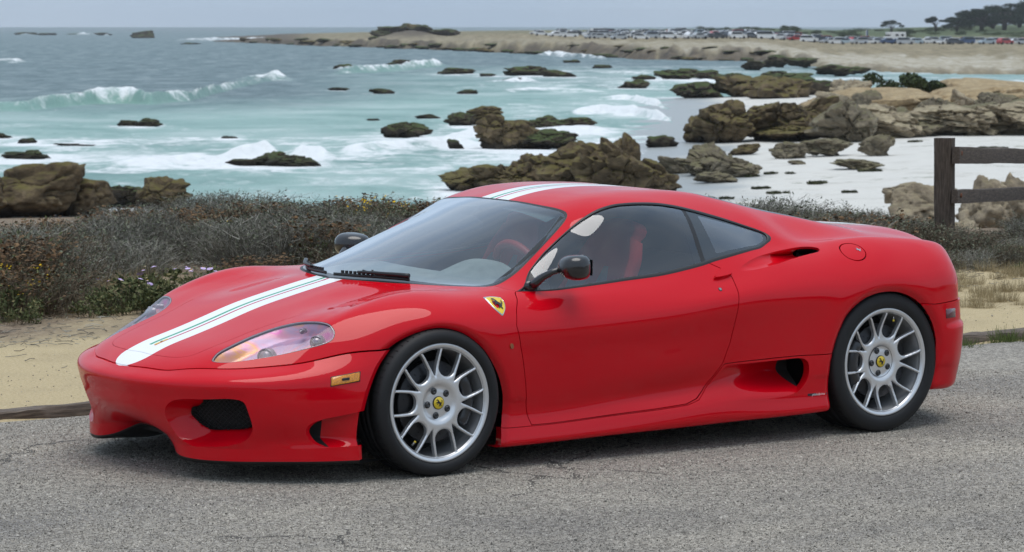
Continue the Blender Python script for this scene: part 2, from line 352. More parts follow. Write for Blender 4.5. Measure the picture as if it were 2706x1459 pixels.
# wheel-arch lips turn inwards
for poly in (ARCH_F, ARCH_R):
    pl = open_spline(poly, 6); q = _P[:,:,[0,2]].reshape(-1,2); d = sdf(q, pl, .2).reshape(_P.shape[:2])
    msk = (MV > .99)[None,:]
    w = np.clip(1-np.maximum(d,0)/.034, 0, 1)**2*.020
    flare = .005*np.exp(-((d-.06)/.06)**2)
    _P[:,:,1] += np.where(msk, w-flare*(_P[:,:,2] > .3), 0)
MS = Surf(_P, MU, MV)
MS.N[:,0,1] = 0; MS.N /= np.linalg.norm(MS.N, axis=2)[:,:,None]
if MS.N[150,60,2] < 0: MS.N *= -1
# ================================================================ CAR: materials
def make_paint():
    m = mat('red_paint', (.60,.0008,.009), .45, spec=.02, coat=.68, coat_rough=.008); n = NB(m)
    x, y, z = n.sep(n.coord('Object'))
    ay = n.math('ABSOLUTE', y)
    # rounded stripe end on the nose
    ex = n.math('MINIMUM', n.math('ADD', x, .955), 0.0)
    e2 = n.math('ADD', n.math('POWER', n.math('DIVIDE', y, .108), 2.0), n.math('POWER', n.math('DIVIDE', ex, .098), 2.0))
    stripe = n.math('LESS_THAN', e2, 1.0)
    up = n.math('GREATER_THAN', z, .44)
    gx = n.math('GREATER_THAN', x, -.885)
    green = n.math('MULTIPLY', n.math('LESS_THAN', n.math('ABSOLUTE', n.math('SUBTRACT', y, .025)), .0105), gx)
    red = n.math('MULTIPLY', n.math('LESS_THAN', n.math('ABSOLUTE', n.math('ADD', y, .014)), .0075), gx)
    c = n.mix(n.math('MULTIPLY', stripe, up), (.60,.0008,.009), (.88,.89,.90))
    lines = n.math('MULTIPLY', n.math('MULTIPLY', stripe, up), green)
    c = n.mix(lines, c, (.05,.36,.20))
    c = n.mix(n.math('MULTIPLY', n.math('MULTIPLY', stripe, up), red), c, (.50,.02,.06))
    n.base(c); return m
PAINT = make_paint()
BLACK = mat('black_rubber', (.012,.012,.013), .45)
SATIN = mat('satin_black', (.016,.016,.017), .35, spec=.45)
CARBON = mat('dark_grey_carbon', (.014,.013,.014), .22, spec=.5, coat=.6, coat_rough=.08)
LINER = mat('dark_liner', (.008,.008,.008), .8)
TYRE = mat('tyre_rubber', (.016,.016,.017), .62, spec=.35)
_n = NB(TYRE); _v = _n.coord('Object'); _n.bump(_n.noise(_v, 220, 3), .15, .002)
SILVER = mat('silver_wheel', (.74,.745,.755), .33, metal=.70, coat=.3, coat_rough=.1)
_n = NB(SILVER); _v = _n.coord('Object'); _n.rough(_n.ramp(_n.noise(_v, 30, 4), [(.3,(.30,)*3),(.7,(.38,)*3)]))
STEEL = mat('brushed_steel', (.30,.30,.30), .35, metal=1)
DISC = mat('brake_disc', (.045,.045,.048), .42, metal=.7)
CALIPER = mat('grey_caliper', (.022,.023,.026), .35, coat=.4)
WHITE = mat('white_print', (.8,.8,.8), .4)
YELLOW = mat('yellow_enamel', (.80,.58,.02), .35, coat=.6)
INK = mat('black_ink', (.01,.01,.02), .4)
CHROME = mat('chrome', (.75,.75,.76), .12, metal=1)
AMBER = mat('amber_lens', (.62,.24,.01), .25, coat=1.0)
_n = NB(AMBER); _n.base(_n.ramp(_n.noise(_n.coord('Object'), 260, 2), [(.35,(.50,.15,.002)),(.65,(.85,.34,.008))]))
REDLENS = mat('dark_red_lens', (.10,.006,.014), .2, coat=1.0)
SUEDE = mat('grey_suede', (.26,.31,.32), .9); _n = NB(SUEDE); _n.base(_n.ramp(_n.noise(_n.coord('Object'), 14, 6), [(.3,(.26,.315,.325)),(.7,(.36,.42,.43))]))
TRIM = mat('dark_trim', (.03,.034,.038), .8)
REDCLOTH = mat('red_cloth', (.42,.02,.022), .85); _n = NB(REDCLOTH); _n.bump(_n.noise(_n.coord('Object'), 300, 2), .2, .002)
GREYCLOTH = mat('grey_cloth', (.10,.14,.155), .9)
REDLEATHER = mat('red_leather', (.36,.02,.018), .45)
def glass_mat(name, tint, refl=1.0, ior=1.5, film=(0,0,0,0)):
    m = bpy.data.materials.new(name); m.use_nodes = True; t = m.node_tree; t.nodes.clear()
    o = t.nodes.new('ShaderNodeOutputMaterial'); mx = t.nodes.new('ShaderNodeMixShader')
    tr = t.nodes.new('ShaderNodeBsdfTransparent'); tr.inputs[0].default_value = (*tint, 1)
    gl = t.nodes.new('ShaderNodeBsdfGlossy'); gl.inputs['Roughness'].default_value = .02; gl.inputs[0].default_value = (.95,.97,1,1)
    fr = t.nodes.new('ShaderNodeFresnel'); fr.inputs[0].default_value = ior
    mu = t.nodes.new('ShaderNodeMath'); mu.operation = 'MULTIPLY'; mu.use_clamp = True; mu.inputs[1].default_value = refl
    t.links.new(fr.outputs[0], mu.inputs[0]); t.links.new(mu.outputs[0], mx.inputs[0])
    t.links.new(tr.outputs[0], mx.inputs[1]); t.links.new(gl.outputs[0], mx.inputs[2]); t.links.new(mx.outputs[0], o.inputs[0])
    MATS[name] = m; return m
WSGLASS = glass_mat('windscreen_glass', (.86,.92,.92), 2.5)
SIDEGLASS = glass_mat('side_glass', (.80,.87,.88), 2.5)
QGLASS = glass_mat('quarter_glass', (.50,.60,.62), 3.6)
LENS = glass_mat('clear_lens', (.97,.95,.96), .75)
DARKGLASS = mat('dark_glass', (.006,.008,.01), .03, spec=.6)
CERAMIC = mat('glass_border', (.030,.038,.046), .06, spec=.9)

# ================================================================ CAR: mesh assembly
CAR = empty('sports_car'); CAR.rotation_euler = (TILT, 0, 0)
tag(CAR, 'red low two-seat coupe with a white centre stripe, parked on asphalt', 'car')
def vnormals(m):
    V, F = m['V'], m['F']; fn = np.cross(V[F[:,1]]-V[F[:,0]], V[F[:,2]]-V[F[:,0]]); N = np.zeros_like(V)
    for k in range(3): np.add.at(N, F[:,k], fn)
    return N/(np.linalg.norm(N, axis=1)[:,None]+1e-12)
def orient(m):
    V, F = m['V'], m['F']
    fn = np.cross(V[F[:,1]]-V[F[:,0]], V[F[:,2]]-V[F[:,0]]); bad = (fn*m['N'][F].sum(1)).sum(1) < 0
    F = F.copy(); F[bad] = F[bad][:,::-1]; m['F'] = F; return m
def flange(m, depth, direction=None):
    F = m['F']; E = np.vstack([F[:,[0,1]], F[:,[1,2]], F[:,[2,0]]]); key = np.sort(E, 1)
    _, idx, cnt = np.unique(key, axis=0, return_index=True, return_counts=True); B = E[idx[cnt == 1]]
    V, N = m['V'], m['N']; B = B[~((np.abs(V[B[:,0],1]) < 1e-5) & (np.abs(V[B[:,1],1]) < 1e-5))]
    a, b = B[:,0], B[:,1]; d = (lambda k: -N[k]) if direction is None else (lambda k: np.broadcast_to(direction, (len(k),3)))
    P = np.stack([V[a], V[a]+d(a)*depth, V[b]+d(b)*depth, V[b]], 1); n = len(B)
    fn = np.cross(P[:,1]-P[:,0], P[:,3]-P[:,0]); fn /= np.linalg.norm(fn, axis=1)[:,None]+1e-12
    return P.reshape(-1,3), np.repeat(fn, 4, 0), np.arange(4*n).reshape(-1,4)
def car_part(name, m, material, mode='two', fl=.012, parent=None, direction=None, label=None):
    """mode: 'both' mirrored halves in one mesh, 'two' one object a side, 'near' the near side only"""
    if len(m['F']) == 0: return []
    m = orient(m); V, N, F = m['V'], m['N'], m['F']; tri = F
    if fl:
        fv, fnm, fq = flange(m, fl, direction); o = len(V)
        tri = np.vstack([tri, fq[:,[0,1,2]]+o, fq[:,[0,2,3]]+o]); V = np.vstack([V, fv]); N = np.vstack([N, fnm])
    mv, mn, mf = V*[1,-1,1], N*[1,-1,1], tri[:,::-1]
    res = []
    if mode == 'both':
        n0 = len(V); mid = np.abs(V[:,1]) < 1e-6; N[mid,1] = 0
        idx = np.where(mid, np.arange(n0), n0+np.cumsum(~mid)-1)
        res.append(mesh_np(name, np.vstack([V, mv[~mid]]), np.vstack([tri, idx[mf]]), material, parent or CAR, N=np.vstack([N, mn[~mid]])))
    else:
        res.append(mesh_np(name, V, tri, material, parent or CAR, N=N))
        if mode == 'two': res.append(mesh_np(name, mv, mf, material, parent or CAR, N=mn))
    if label:
        for r in res: r['label'] = label
    return res
def Qp(pts): return MS.near([(x, -s, z) for x, s, z in pts])
def gap(m, g, w=.0022):
    """separate along g=0 leaving a gap of 2w; returns inside, outside"""
    a, rest = cut(m, g+w); 
    gm = g  # outside
    _, b = cut(m, g-w)
    return a, b
GW = .0022
B0 = MS.tri()
# ---- wheel arches
def arch_g(m, poly):
    g = sdf(m['V'][:,[0,2]], open_spline(poly, 6), .3); return np.where(m['Q'][:,1] > .9, g, .3)
for pl in (ARCH_F, ARCH_R): B0 = cut(B0, arch_g(B0, pl))[1]
# ---- nose seam (front bumper below it)
SEAM = [(-1.060,0,.452),(-1.051,.13,.452),(-1.022,.25,.454),(-.979,.385,.464),(-.901,.502,.474),(-.818,.580,.482),(-.756,.627,.488),(-.640,.702,.508),(-.538,.769,.529),(-.383,.856,.554),(-.285,.885,.565),(-.201,.900,.572),(-.10,.92,.58)]
qs = open_spline(Qp(SEAM), 8); _q0 = np.vstack([(qs*[1,-1])[1:31][::-1], qs]); qs = gsmooth(_q0, 9.0, 0)[30:]; qs[0,1] = 0
seam_poly = np.vstack([[[qs[0,0],-.06]], qs, [[-.08,1.95],[-1.3,1.95],[-1.3,-.06]]])
B0 = cut(B0, sdf(B0['Q'], seam_poly, 3.)-.0035)[1]
# ---- windscreen
WS = [(.018,0,.787),(.04,.15,.788),(.083,.297,.79),(.136,.414,.79),(.22,.54,.79),(.31,.635,.79),(.385,.685,.787),(.435,.699,.786),(.514,.692,.804),(.61,.668,.844),(.719,.635,.907),(.835,.595,.974),(.911,.569,1.021),(.958,.549,1.054),(.985,.528,1.075),(.998,.50,1.087),(.995,.45,1.098),(.982,.36,1.107),(.966,.22,1.114),(.955,.10,1.118),(.952,0,1.12)]
qw = open_spline(Qp(WS), 8); qw[0,1] = qw[-1,1] = 0
ws_poly = np.vstack([[[qw[0,0],-.06]], qw, [[qw[-1,0],-.06]]])
g = sdf(B0['Q'], ws_poly, 3.); WSm, B0 = cut(B0, g)
# ---- rear window
RW = [(1.80,0,1.15),(1.805,.2,1.14),(1.83,.33,1.14),(1.88,.392,1.125),(2.107,.412,1.075),(2.45,.43,1.0),(2.76,.432,.945),(2.83,.41,.935),(2.86,.35,.93),(2.87,.15,.93),(2.872,0,.935)]
qr = open_spline(Qp(RW), 8); qr[0,1] = qr[-1,1] = 0
rw_poly = np.vstack([[[qr[0,0],-.06]], qr, [[qr[-1,0],-.06]]])
RWm, B0 = cut(B0, sdf(B0['Q'], rw_poly, 3.))
# ---- side windows
SWN = [(.502,.799,.768),(.628,.711,.834),(.721,.67,.898),(.806,.643,.949),(.894,.614,.994),(.978,.589,1.036),(1.056,.576,1.072),(1.11,.569,1.093),(1.166,.564,1.108),(1.237,.558,1.119),(1.31,.556,1.122),(1.397,.553,1.121),(1.489,.549,1.116),(1.592,.549,1.101),(1.695,.558,1.079),(1.793,.571,1.054),(1.886,.588,1.027),(1.964,.609,1.001),(2.028,.636,.978),(2.061,.657,.963),(2.076,.676,.951),(2.072,.695,.938),(2.046,.709,.92),(1.978,.739,.90),(1.895,.758,.889),(1.805,.775,.877),(1.723,.785,.864),(1.649,.791,.852),(1.572,.80,.837),(1.45,.806,.818),(1.321,.81,.802),(1.132,.812,.79),(.945,.815,.777),(.808,.814,.769),(.682,.812,.763),(.58,.806,.764)]
sw_poly = Qp(SWN); sw_poly = np.vstack([open_spline(sw_poly, 6)])
SWm, B0 = cut(B0, sdf(B0['Q'], sw_poly, 3.))
# ---- rear bumper
RB = [(2.70,.965,.600),(2.82,.96,.602),(2.9,.955,.604),(3.0,.936,.608),(3.1,.90,.612),(3.17,.835,.612),(3.25,.70,.612),(3.355,.36,.612)]
qb = Qp(RB); rb_poly = np.vstack([qb, [[3.6,qb[-1,1]],[3.6,1.95],[2.70,1.95]]])
RBm, B0 = gap(B0, sdf(B0['Q'], rb_poly, 3.))
# ---- hood
HD = [(-.949,0,.508),(-.952,.113,.507),(-.934,.263,.51),(-.915,.31,.515),(-.893,.338,.52),(-.862,.354,.53),(-.823,.362,.545),(-.684,.380,.589),(-.585,.392,.621),(-.471,.425,.657),(-.36,.46,.685),(-.2,.52,.722),(-.05,.57,.75),(.08,.605,.765),(.2,.63,.772),(.34,.64,.78)]
qh = open_spline(Qp(HD), 8); qh[0,1] = 0
hood_poly = np.vstack([[[qh[0,0],-.06]], qh, [[.4,-.06]]])
HOODm, B0 = gap(B0, sdf(B0['Q'], hood_poly, 3.), np.where(B0['Q'][:,0] < -.42, .0012, .00025))
# ---- headlights
HL = [(-.868,.470,.515),(-.855,.508,.511),(-.817,.548,.513),(-.725,.613,.526),(-.63,.673,.544),(-.535,.733,.569),(-.477,.766,.587),(-.446,.776,.607),(-.427,.762,.632),(-.424,.735,.655),(-.430,.69,.672),(-.445,.62,.676),(-.475,.55,.668),(-.54,.480,.645),(-.634,.445,.61),(-.746,.440,.568),(-.826,.444,.538)]
hl_poly = closed_spline(Qp(HL), 8)
gh = sdf(B0['Q'], hl_poly, 3.)
HLm, B0 = cut(B0, gh)
# ---- fuel flap
qc = Qp([(2.462,.825,.842)])[0]
def circ_poly(qc, r, n=40):
    du, dv = np.linalg.norm(MS.ev(qc,'du')[0]), np.linalg.norm(MS.ev(qc,'dv')[0]); a = np.linspace(0, 2*np.pi, n, endpoint=False)
    return np.stack([qc[0]+r*np.cos(a)/du, qc[1]+r*np.sin(a)/dv], 1)
FUELm, B0 = gap(B0, sdf(B0['Q'], circ_poly(qc, .066), .3), .0025)
# ---- sill and side intake panel
SL = [(.30,.91,.19),(.353,.91,.187),(.505,.907,.178),(.872,.906,.187),(1.21,.915,.199),(1.39,.925,.213),(1.46,.92,.232),(1.503,.90,.263),(1.552,.89,.31),(1.612,.912,.388),(1.82,.93,.397),(2.056,.942,.403),(2.32,.95,.406)]
ql = Qp(SL); sl_poly = np.vstack([ql, [[2.32,1.95],[.30,1.95]]])
SILLm, B0 = gap(B0, sdf(B0['Q'], sl_poly, 3.), .0018)
# ---- doors
DR = [(.497,.80,.766),(.47,.85,.735),(.432,.90,.69),(.414,.928,.634),(.437,.925,.535),(.476,.908,.368),(.512,.897,.186),(.516,.90,.181),(.872,.90,.190),(1.209,.91,.203),(1.385,.92,.217),(1.453,.91,.237),(1.497,.895,.268),(1.545,.885,.315),(1.602,.912,.39),(1.634,.922,.486),(1.66,.937,.638),(1.674,.94,.712),(1.683,.90,.76),(1.690,.866,.785),(1.66,.825,.822),(1.613,.797,.846),(1.59,.79,.86),(1.3,.76,.90),(.9,.76,.90),(.60,.78,.82)]
DOORm, B0 = gap(B0, sdf(B0['Q'], Qp(DR), 3.))
# ---- upper scoop behind the side window
US = [(1.74,.842,.808),(1.86,.80,.848),(2.0,.775,.875),(2.12,.762,.891),(2.22,.757,.902),(2.275,.765,.899),(2.298,.782,.887),(2.28,.80,.874),(2.2,.812,.860),(2.10,.825,.843),(1.98,.84,.82),(1.85,.85,.806)]
us_poly = closed_spline(Qp(US), 8)
USm, B0 = cut(B0, sdf(B0['Q'], us_poly, 3.))
# ---- front wings (ahead of the doors and the pillar seam)
q1 = Qp([(.452,.70,.789),(.503,.80,.768)]); wing_poly = np.array([[-1.4,-.3],[q1[0,0],-.3],[q1[0,0],q1[0,1]],[q1[1,0],q1[1,1]],[.52,1.95],[-1.4,1.95]])
WINGm, SHELLm = gap(B0, sdf(B0['Q'], wing_poly, 4.), .001)

car_part('front_wing_panel', WINGm, PAINT, 'both')
car_part('roof_and_rear_body', SHELLm, PAINT, 'both')
car_part('hood', HOODm, PAINT, 'both')
car_part('door', DOORm, PAINT, 'two')
car_part('fuel_flap', FUELm, PAINT, 'near')
FM = {k: v.copy() for k, v in FUELm.items()}
# far side carries the same panel as part of the body
_o = car_part('quarter_cover', {k: v*([1,-1,1]) if k in ('V','N') else v for k, v in FM.items()}, PAINT, 'near')
# ---- rear bumper stands proud, with a ledge
zz = RBm['V'][:,2]; xx = RBm['V'][:,0]
st = lambda a: np.clip(a, 0, 1)**2*(3-2*np.clip(a, 0, 1))
ledge = st((.500-(xx-2.93)*-.05-zz)/.022)*st((xx-2.93)/.12)
RBm['V'] = RBm['V']+RBm['N']*(.008+.014*ledge*(1-st((.36-zz)/.25)))[:,None]; orient(RBm); RBm['N'] = vnormals(RBm)
car_part('rear_bumper_corner', RBm, PAINT, 'two', fl=.03)
# ---- side intake scoop
SC = [(1.635,.915,.379),(1.75,.924,.383),(1.9,.936,.388),(2.03,.942,.392),(2.072,.942,.387),(2.098,.942,.368),(2.106,.942,.335),(2.098,.942,.295),(2.070,.94,.255),(2.03,.94,.229),(1.97,.938,.217),(1.886,.938,.212),(1.72,.935,.214),(1.58,.93,.222),(1.512,.905,.25),(1.56,.895,.305),(1.61,.91,.365)]
sc_poly = closed_spline(Qp(SC), 6)
gs = sdf(SILLm['Q'], sc_poly, 3.); SCm, SILLm = cut(SILLm, gs)
x, z = SCm['V'][:,0], SCm['V'][:,2]
low = .212+.004*np.sin((x-1.5)*3); up_ = np.where(x < 1.61, .39, .388)
rise = st((z-low)/.115)
depth = .150*st((x-1.49)/.55)**1.2*rise + .012*st((x-1.5)/.1)*rise*st((.385-z)/.03)
SCm['V'][:,1] += depth; orient(SCm); SCm['N'] = vnormals(SCm); orient(SCm)
hole_g = ((x-2.103)/.068)**2+((z-.318)/.080)**2-1; mouth, SCr = cut(SCm, hole_g)
car_part('side_skirt', SILLm, PAINT, 'two', fl=.05, direction=np.array([.15,.98,0]))
car_part('intake_duct', SCr, PAINT, 'two', fl=0)
car_part('intake_mesh', mouth, LINER, 'two', fl=0)
# ---- upper scoop duct
x, z = USm['V'][:,0], USm['V'][:,2]
gu = -sdf(USm['Q'], us_poly, 3.)
depth = (.085*st((x-1.80)/.46)**1.6+.010*st((x-1.74)/.1))*st(gu/.012+.0)
# floor rises gently from the upper edge, the lower edge overhangs
USm['V'][:,1] += depth*.8; USm['V'][:,2] -= depth*.35; orient(USm); USm['N'] = vnormals(USm); orient(USm)
hole, USr = cut(USm, 2.20-USm['V'][:,0])
car_part('shoulder_duct', USr, PAINT, 'two', fl=0)
hole['V'][:,0] += .02
car_part('shoulder_duct_mouth', hole, LINER, 'two', fl=0)
# ---- windows
g = sdf(WSm['Q'], ws_poly, 3.); seal, gl = cut(WSm, -(g+.016))
car_part('windscreen_seal', seal, BLACK, 'both', fl=0)
border, gl2 = cut(gl, -(sdf(gl['Q'], ws_poly, 3.)+.016+.030*st((.62-gl['V'][:,0])/.3)+.002))
car_part('windscreen_border', border, CERAMIC, 'both', fl=0)
WSO = car_part('windscreen', gl2, WSGLASS, 'both', fl=0)
g = sdf(RWm['Q'], rw_poly, 3.); seal, gl = cut(RWm, -(g+.012)); car_part('rear_window_seal', seal, BLACK, 'both', fl=0)
car_part('rear_window', gl, DARKGLASS, 'both', fl=0)
g = sdf(SWm['Q'], sw_poly, 3.); trim, gl = cut(SWm, -(g+.020))
trim['V'] = trim['V']+trim['N']*(.004*np.sin(np.clip((-sdf(trim['Q'], sw_poly, 3.))/.020, 0, 1)*np.pi))[:,None]; orient(trim); trim['N'] = vnormals(trim)
car_part('window_trim', trim, SATIN, 'two', fl=.006)
gl['V'] = gl['V']-gl['N']*.004
x, z = gl['V'][:,0], gl['V'][:,2]
L1 = x-(1.572+(z-.84)*.20)       # rear edge of the door glass
door_gl, rest = cut(gl, L1)
pillar, quarter = cut(rest, rest['V'][:,0]-(1.598+(rest['V'][:,2]-.84)*.20))
car_part('window_pillar', pillar, SATIN, 'two', fl=0)
qx, qz = quarter['V'][:,0], quarter['V'][:,2]
dq = np.minimum(-sdf(quarter['Q'], sw_poly, 3.)-.040, qx-(1.680+(qz-.84)*.10))
qb_, qg = cut(quarter, dq)
car_part('quarter_window_border', qb_, CERAMIC, 'two', fl=0); car_part('quarter_window', qg, QGLASS, 'two', fl=0)
tri_, door_gl = cut(door_gl, door_gl['V'][:,0]-(.640+(door_gl['V'][:,2]-.765)*.12))
car_part('mirror_sail', tri_, SATIN, 'two', fl=0)
SIDEO = car_part('door_window', door_gl, SIDEGLASS, 'two', fl=0)
# ---- headlights: clear cover over a recessed housing
dh = sdf(HLm['Q'], hl_poly, 3.); rim, cov = cut(HLm, -(dh+.0030)); bez, cov = cut(cov, -(sdf(cov['Q'], hl_poly, 3.)+.0055))
BEZ = mat('cover_edge', (.42,.30,.34), .15, coat=1.0)
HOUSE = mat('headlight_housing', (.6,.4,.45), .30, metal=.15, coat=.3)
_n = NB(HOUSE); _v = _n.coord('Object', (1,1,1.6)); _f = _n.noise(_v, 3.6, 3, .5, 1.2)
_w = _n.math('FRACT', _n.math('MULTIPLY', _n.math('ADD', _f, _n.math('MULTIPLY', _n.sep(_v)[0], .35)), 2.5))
_n.base(_n.ramp(_w, [(0,(.78,.36,.48)),(.16,(.85,.14,.52)),(.32,(.80,.42,.55)),(.48,(.90,.45,.14)),(.60,(.84,.34,.38)),(.8,(.55,.40,.60)),(1,(.78,.36,.48))]))  # iridescent sheen of the clear cover painted as bands into the housing colour
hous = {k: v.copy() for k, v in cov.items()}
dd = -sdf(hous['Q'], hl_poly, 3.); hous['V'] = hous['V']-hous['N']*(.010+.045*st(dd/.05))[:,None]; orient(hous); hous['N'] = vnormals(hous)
LAMP = mat('lamp_glass', (.30,.24,.28), .12, metal=.2, coat=1)
HLO = []
for side in (1, -1):
    S_ = np.array([1, side, 1]); e = bpy.data.objects.new('headlight', None); link(e, CAR); HLO.append(e)
    def one(nm, m_, mt, fl):
        m2 = dict(V=m_['V']*S_, N=m_['N']*S_, Q=m_['Q'], F=m_['F'].copy()); return car_part(nm, m2, mt, 'near', fl, parent=e)
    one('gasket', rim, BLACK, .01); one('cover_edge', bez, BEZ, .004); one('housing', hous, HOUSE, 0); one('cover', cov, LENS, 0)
    for (hx, hs, hz, r, nm) in ((-.655,.575,.522,.034,'projector_lamp'),(-.487,.715,.590,.026,'turn_signal_lamp'),(-.50,.62,.630,.010,'pilot_lamp')):
        v, f = lathe_vf([(r*1.18,.02),(r*1.18,-.012),(r,-.016),(r*.97,-.008),(r*.8,-.018),(r*.45,-.027),(0.0001,-.031)], 24)
        a = R(58); c_, s_ = math.cos(a), math.sin(a)
        v = np.stack([v[:,0]*c_+v[:,1]*s_, -v[:,0]*s_+v[:,1]*c_, v[:,2]], 1)+np.array([hx,-hs,hz])
        obj_vf(nm, (v*S_, f if side > 0 else [q[::-1] for q in f]), LAMP, e)
# ---- added dark shell under the skin, blocks light and view through the gaps
_li = dict(V=MS.P.reshape(-1,3)-MS.N.reshape(-1,3)*.028, N=MS.N.reshape(-1,3), Q=MS.tri()['Q'], F=MS.tri()['F'])
for pl in (ARCH_F, ARCH_R): _li = cut(_li, arch_g(_li, pl)-.07)[1]
_li = cut(_li, sdf(_li['Q'], sw_poly, 3.)-.10)[1]; _li = cut(_li, sdf(_li['Q'], ws_poly, 3.)-.10)[1]
_li = cut(_li, sdf(_li['Q'], sc_poly, 3.)-.06)[1]; _li = cut(_li, sdf(_li['Q'], us_poly, 3.)-.08)[1]; _li = cut(_li, sdf(_li['Q'], hl_poly, 3.)-.03)[1]
_li = cut(_li, sdf(_li['Q'], seam_poly, 3.)-.05)[1]; _li = cut(_li, _li['Q'][:,1]-1.50)[0]
car_part('light_block_shell', _li, LINER, 'both', fl=0)
_last = MS.P[-1]; _V = np.vstack([_last, _last[1:]*[1,-1,1], [[3.362,0,.55]]]); _k = len(_last); _ring = list(range(_k-1,-1,-1))+list(range(_k, 2*_k-1))
mesh_np('tail_panel', _V, [(_ring[i], _ring[i+1], 2*_k-1) for i in range(len(_ring)-1)], PAINT, CAR)

# ================================================================ CAR: front bumper
BC = np.array([0,.14,.27,.38,.49,.65,.87,1.08,1.25,1.42])
seam_b = MS.ev(qs)
BR = [
 None,
 [(-1.106,0,.428),(-1.100,.15,.428),(-1.072,.29,.428),(-1.030,.41,.430),(-.970,.53,.434),(-.872,.66,.441),(-.71,.78,.453),(-.52,.862,.468),(-.34,.908,.485),(-.15,.935,.50)],
 [(-1.09,0,.36),(-1.084,.15,.36),(-1.058,.29,.36),(-1.02,.41,.36),(-.968,.52,.362),(-.876,.655,.365),(-.73,.785,.37),(-.53,.875,.38),(-.36,.92,.39),(-.2,.94,.40)],
 [(-1.065,0,.29),(-1.06,.15,.29),(-1.035,.29,.285),(-1.005,.40,.275),(-.965,.50,.27),(-.872,.645,.27),(-.72,.78,.27),(-.54,.87,.275),(-.37,.92,.28),(-.2,.94,.28)],
 [(-1.0,0,.232),(-.995,.14,.225),(-.988,.27,.205),(-.98,.365,.192),(-.953,.467,.186),(-.870,.62,.186),(-.70,.76,.186),(-.53,.86,.186),(-.37,.915,.186),(-.2,.93,.186)],
 [(-.94,0,.205),(-.938,.14,.197),(-.955,.265,.172),(-.965,.352,.155),(-.946,.452,.150),(-.868,.605,.150),(-.705,.757,.152),(-.535,.862,.155),(-.37,.916,.16),(-.2,.935,.16)]]
_sd = np.concatenate([[0], np.cumsum(np.linalg.norm(np.diff(seam_b, axis=0), axis=1))])
_cs = np.array([0,.14,.26,.36,.46,.585,.70,.80,.88,.93]); _st = np.interp(_cs, -seam_b[:,1], _sd); _st[-1] = _sd[-1]
row0 = np.stack([np.interp(_st, _sd, seam_b[:,k]) for k in range(3)], 1); row0[:,1] *= -1
BR[0] = [tuple(p) for p in row0]
adj = lambda p: (p[0], p[1], p[2]-.0163*(.94-p[1])*.8)
BR = [BR[0]]+[[adj(p) for p in r] for r in BR[1:]]
BRV = np.array([0,.07,.14,.235,.325,.375])
BU = np.arange(0, 1.421, .01); BVv = np.arange(0, .3751, .0075)
ctrl = np.array(BR)                                      # rows, cols, xyz(s)
sg = np.array([1,-1,1]); full_c = np.concatenate([-BC[1:4][::-1], BC]); pc = np.concatenate([ctrl[:,1:4][:,::-1]*sg, ctrl], 1)
uu = np.concatenate([np.arange(-.3,-.0001,.01), BU])
tmp = np.stack([[hermite(full_c, pc[r,:,k], uu) for k in range(3)] for r in range(len(BR))])   # row,3,u
tmp = gsmooth(tmp, 3.0, 2)[:,:,30:]
# exact seam on the top row
tt_ = np.interp(BU, BC, _st); tmp[0] = np.stack([np.interp(tt_, _sd, seam_b[:,0]), np.interp(tt_, _sd, -seam_b[:,1]), np.interp(tt_, _sd, seam_b[:,2])])
PB = np.stack([[hermite(BRV, tmp[:,k,i], BVv) for k in range(3)] for i in range(len(BU))])     # u,3,v
PB = np.moveaxis(PB, 1, 2); top = PB[:,0].copy(); PBs = gsmooth(PB, 1.2, 1); PBs[:,0] = top
PBs[:,:,1] *= -1; PBs[0,:,1] = 0
BS = Surf(PBs, BU, BVv); BS.N[0,:,1] = 0
if BS.N[30,20,0] > 0: BS.N *= -1
Bm = BS.tri(); Bm = cut(Bm, sdf(Bm['V'][:,[0,2]], open_spline(ARCH_F, 6), .3))[1]
Bm = cut(Bm, .0045-Bm['Q'][:,1])[0]
def Qb(pts): return BS.near([(x, -s, z) for x, s, z in pts])
INT = [(-1.00,.45,.352),(-.95,.55,.358),(-.87,.655,.366),(-.835,.69,.352),(-.82,.705,.298),(-.81,.712,.235),(-.815,.695,.20),(-.83,.66,.178),(-.86,.60,.163),(-.90,.52,.155),(-.93,.44,.153),(-.955,.385,.178),(-.98,.352,.225),(-1.005,.34,.275),(-1.01,.36,.318),(-1.01,.40,.342)]
int_poly = closed_spline(Qb(INT), 6)
INm, Bm = cut(Bm, sdf(Bm['Q'], int_poly, 3.))
VENT = [(-.33,.925,.318),(-.42,.90,.303),(-.50,.885,.290),(-.57,.855,.275),(-.605,.835,.255),(-.615,.825,.23),(-.605,.83,.20),(-.58,.84,.175),(-.54,.858,.160),(-.45,.885,.158),(-.37,.91,.158),(-.30,.92,.158),(-.28,.93,.24)]
ven_poly = closed_spline(Qb(VENT), 6)
VEm, Bm = cut(Bm, sdf(Bm['Q'], ven_poly, 3.))
FBO = car_part('front_bumper', Bm, PAINT, 'both', fl=.03, direction=np.array([.8,.3,0]))
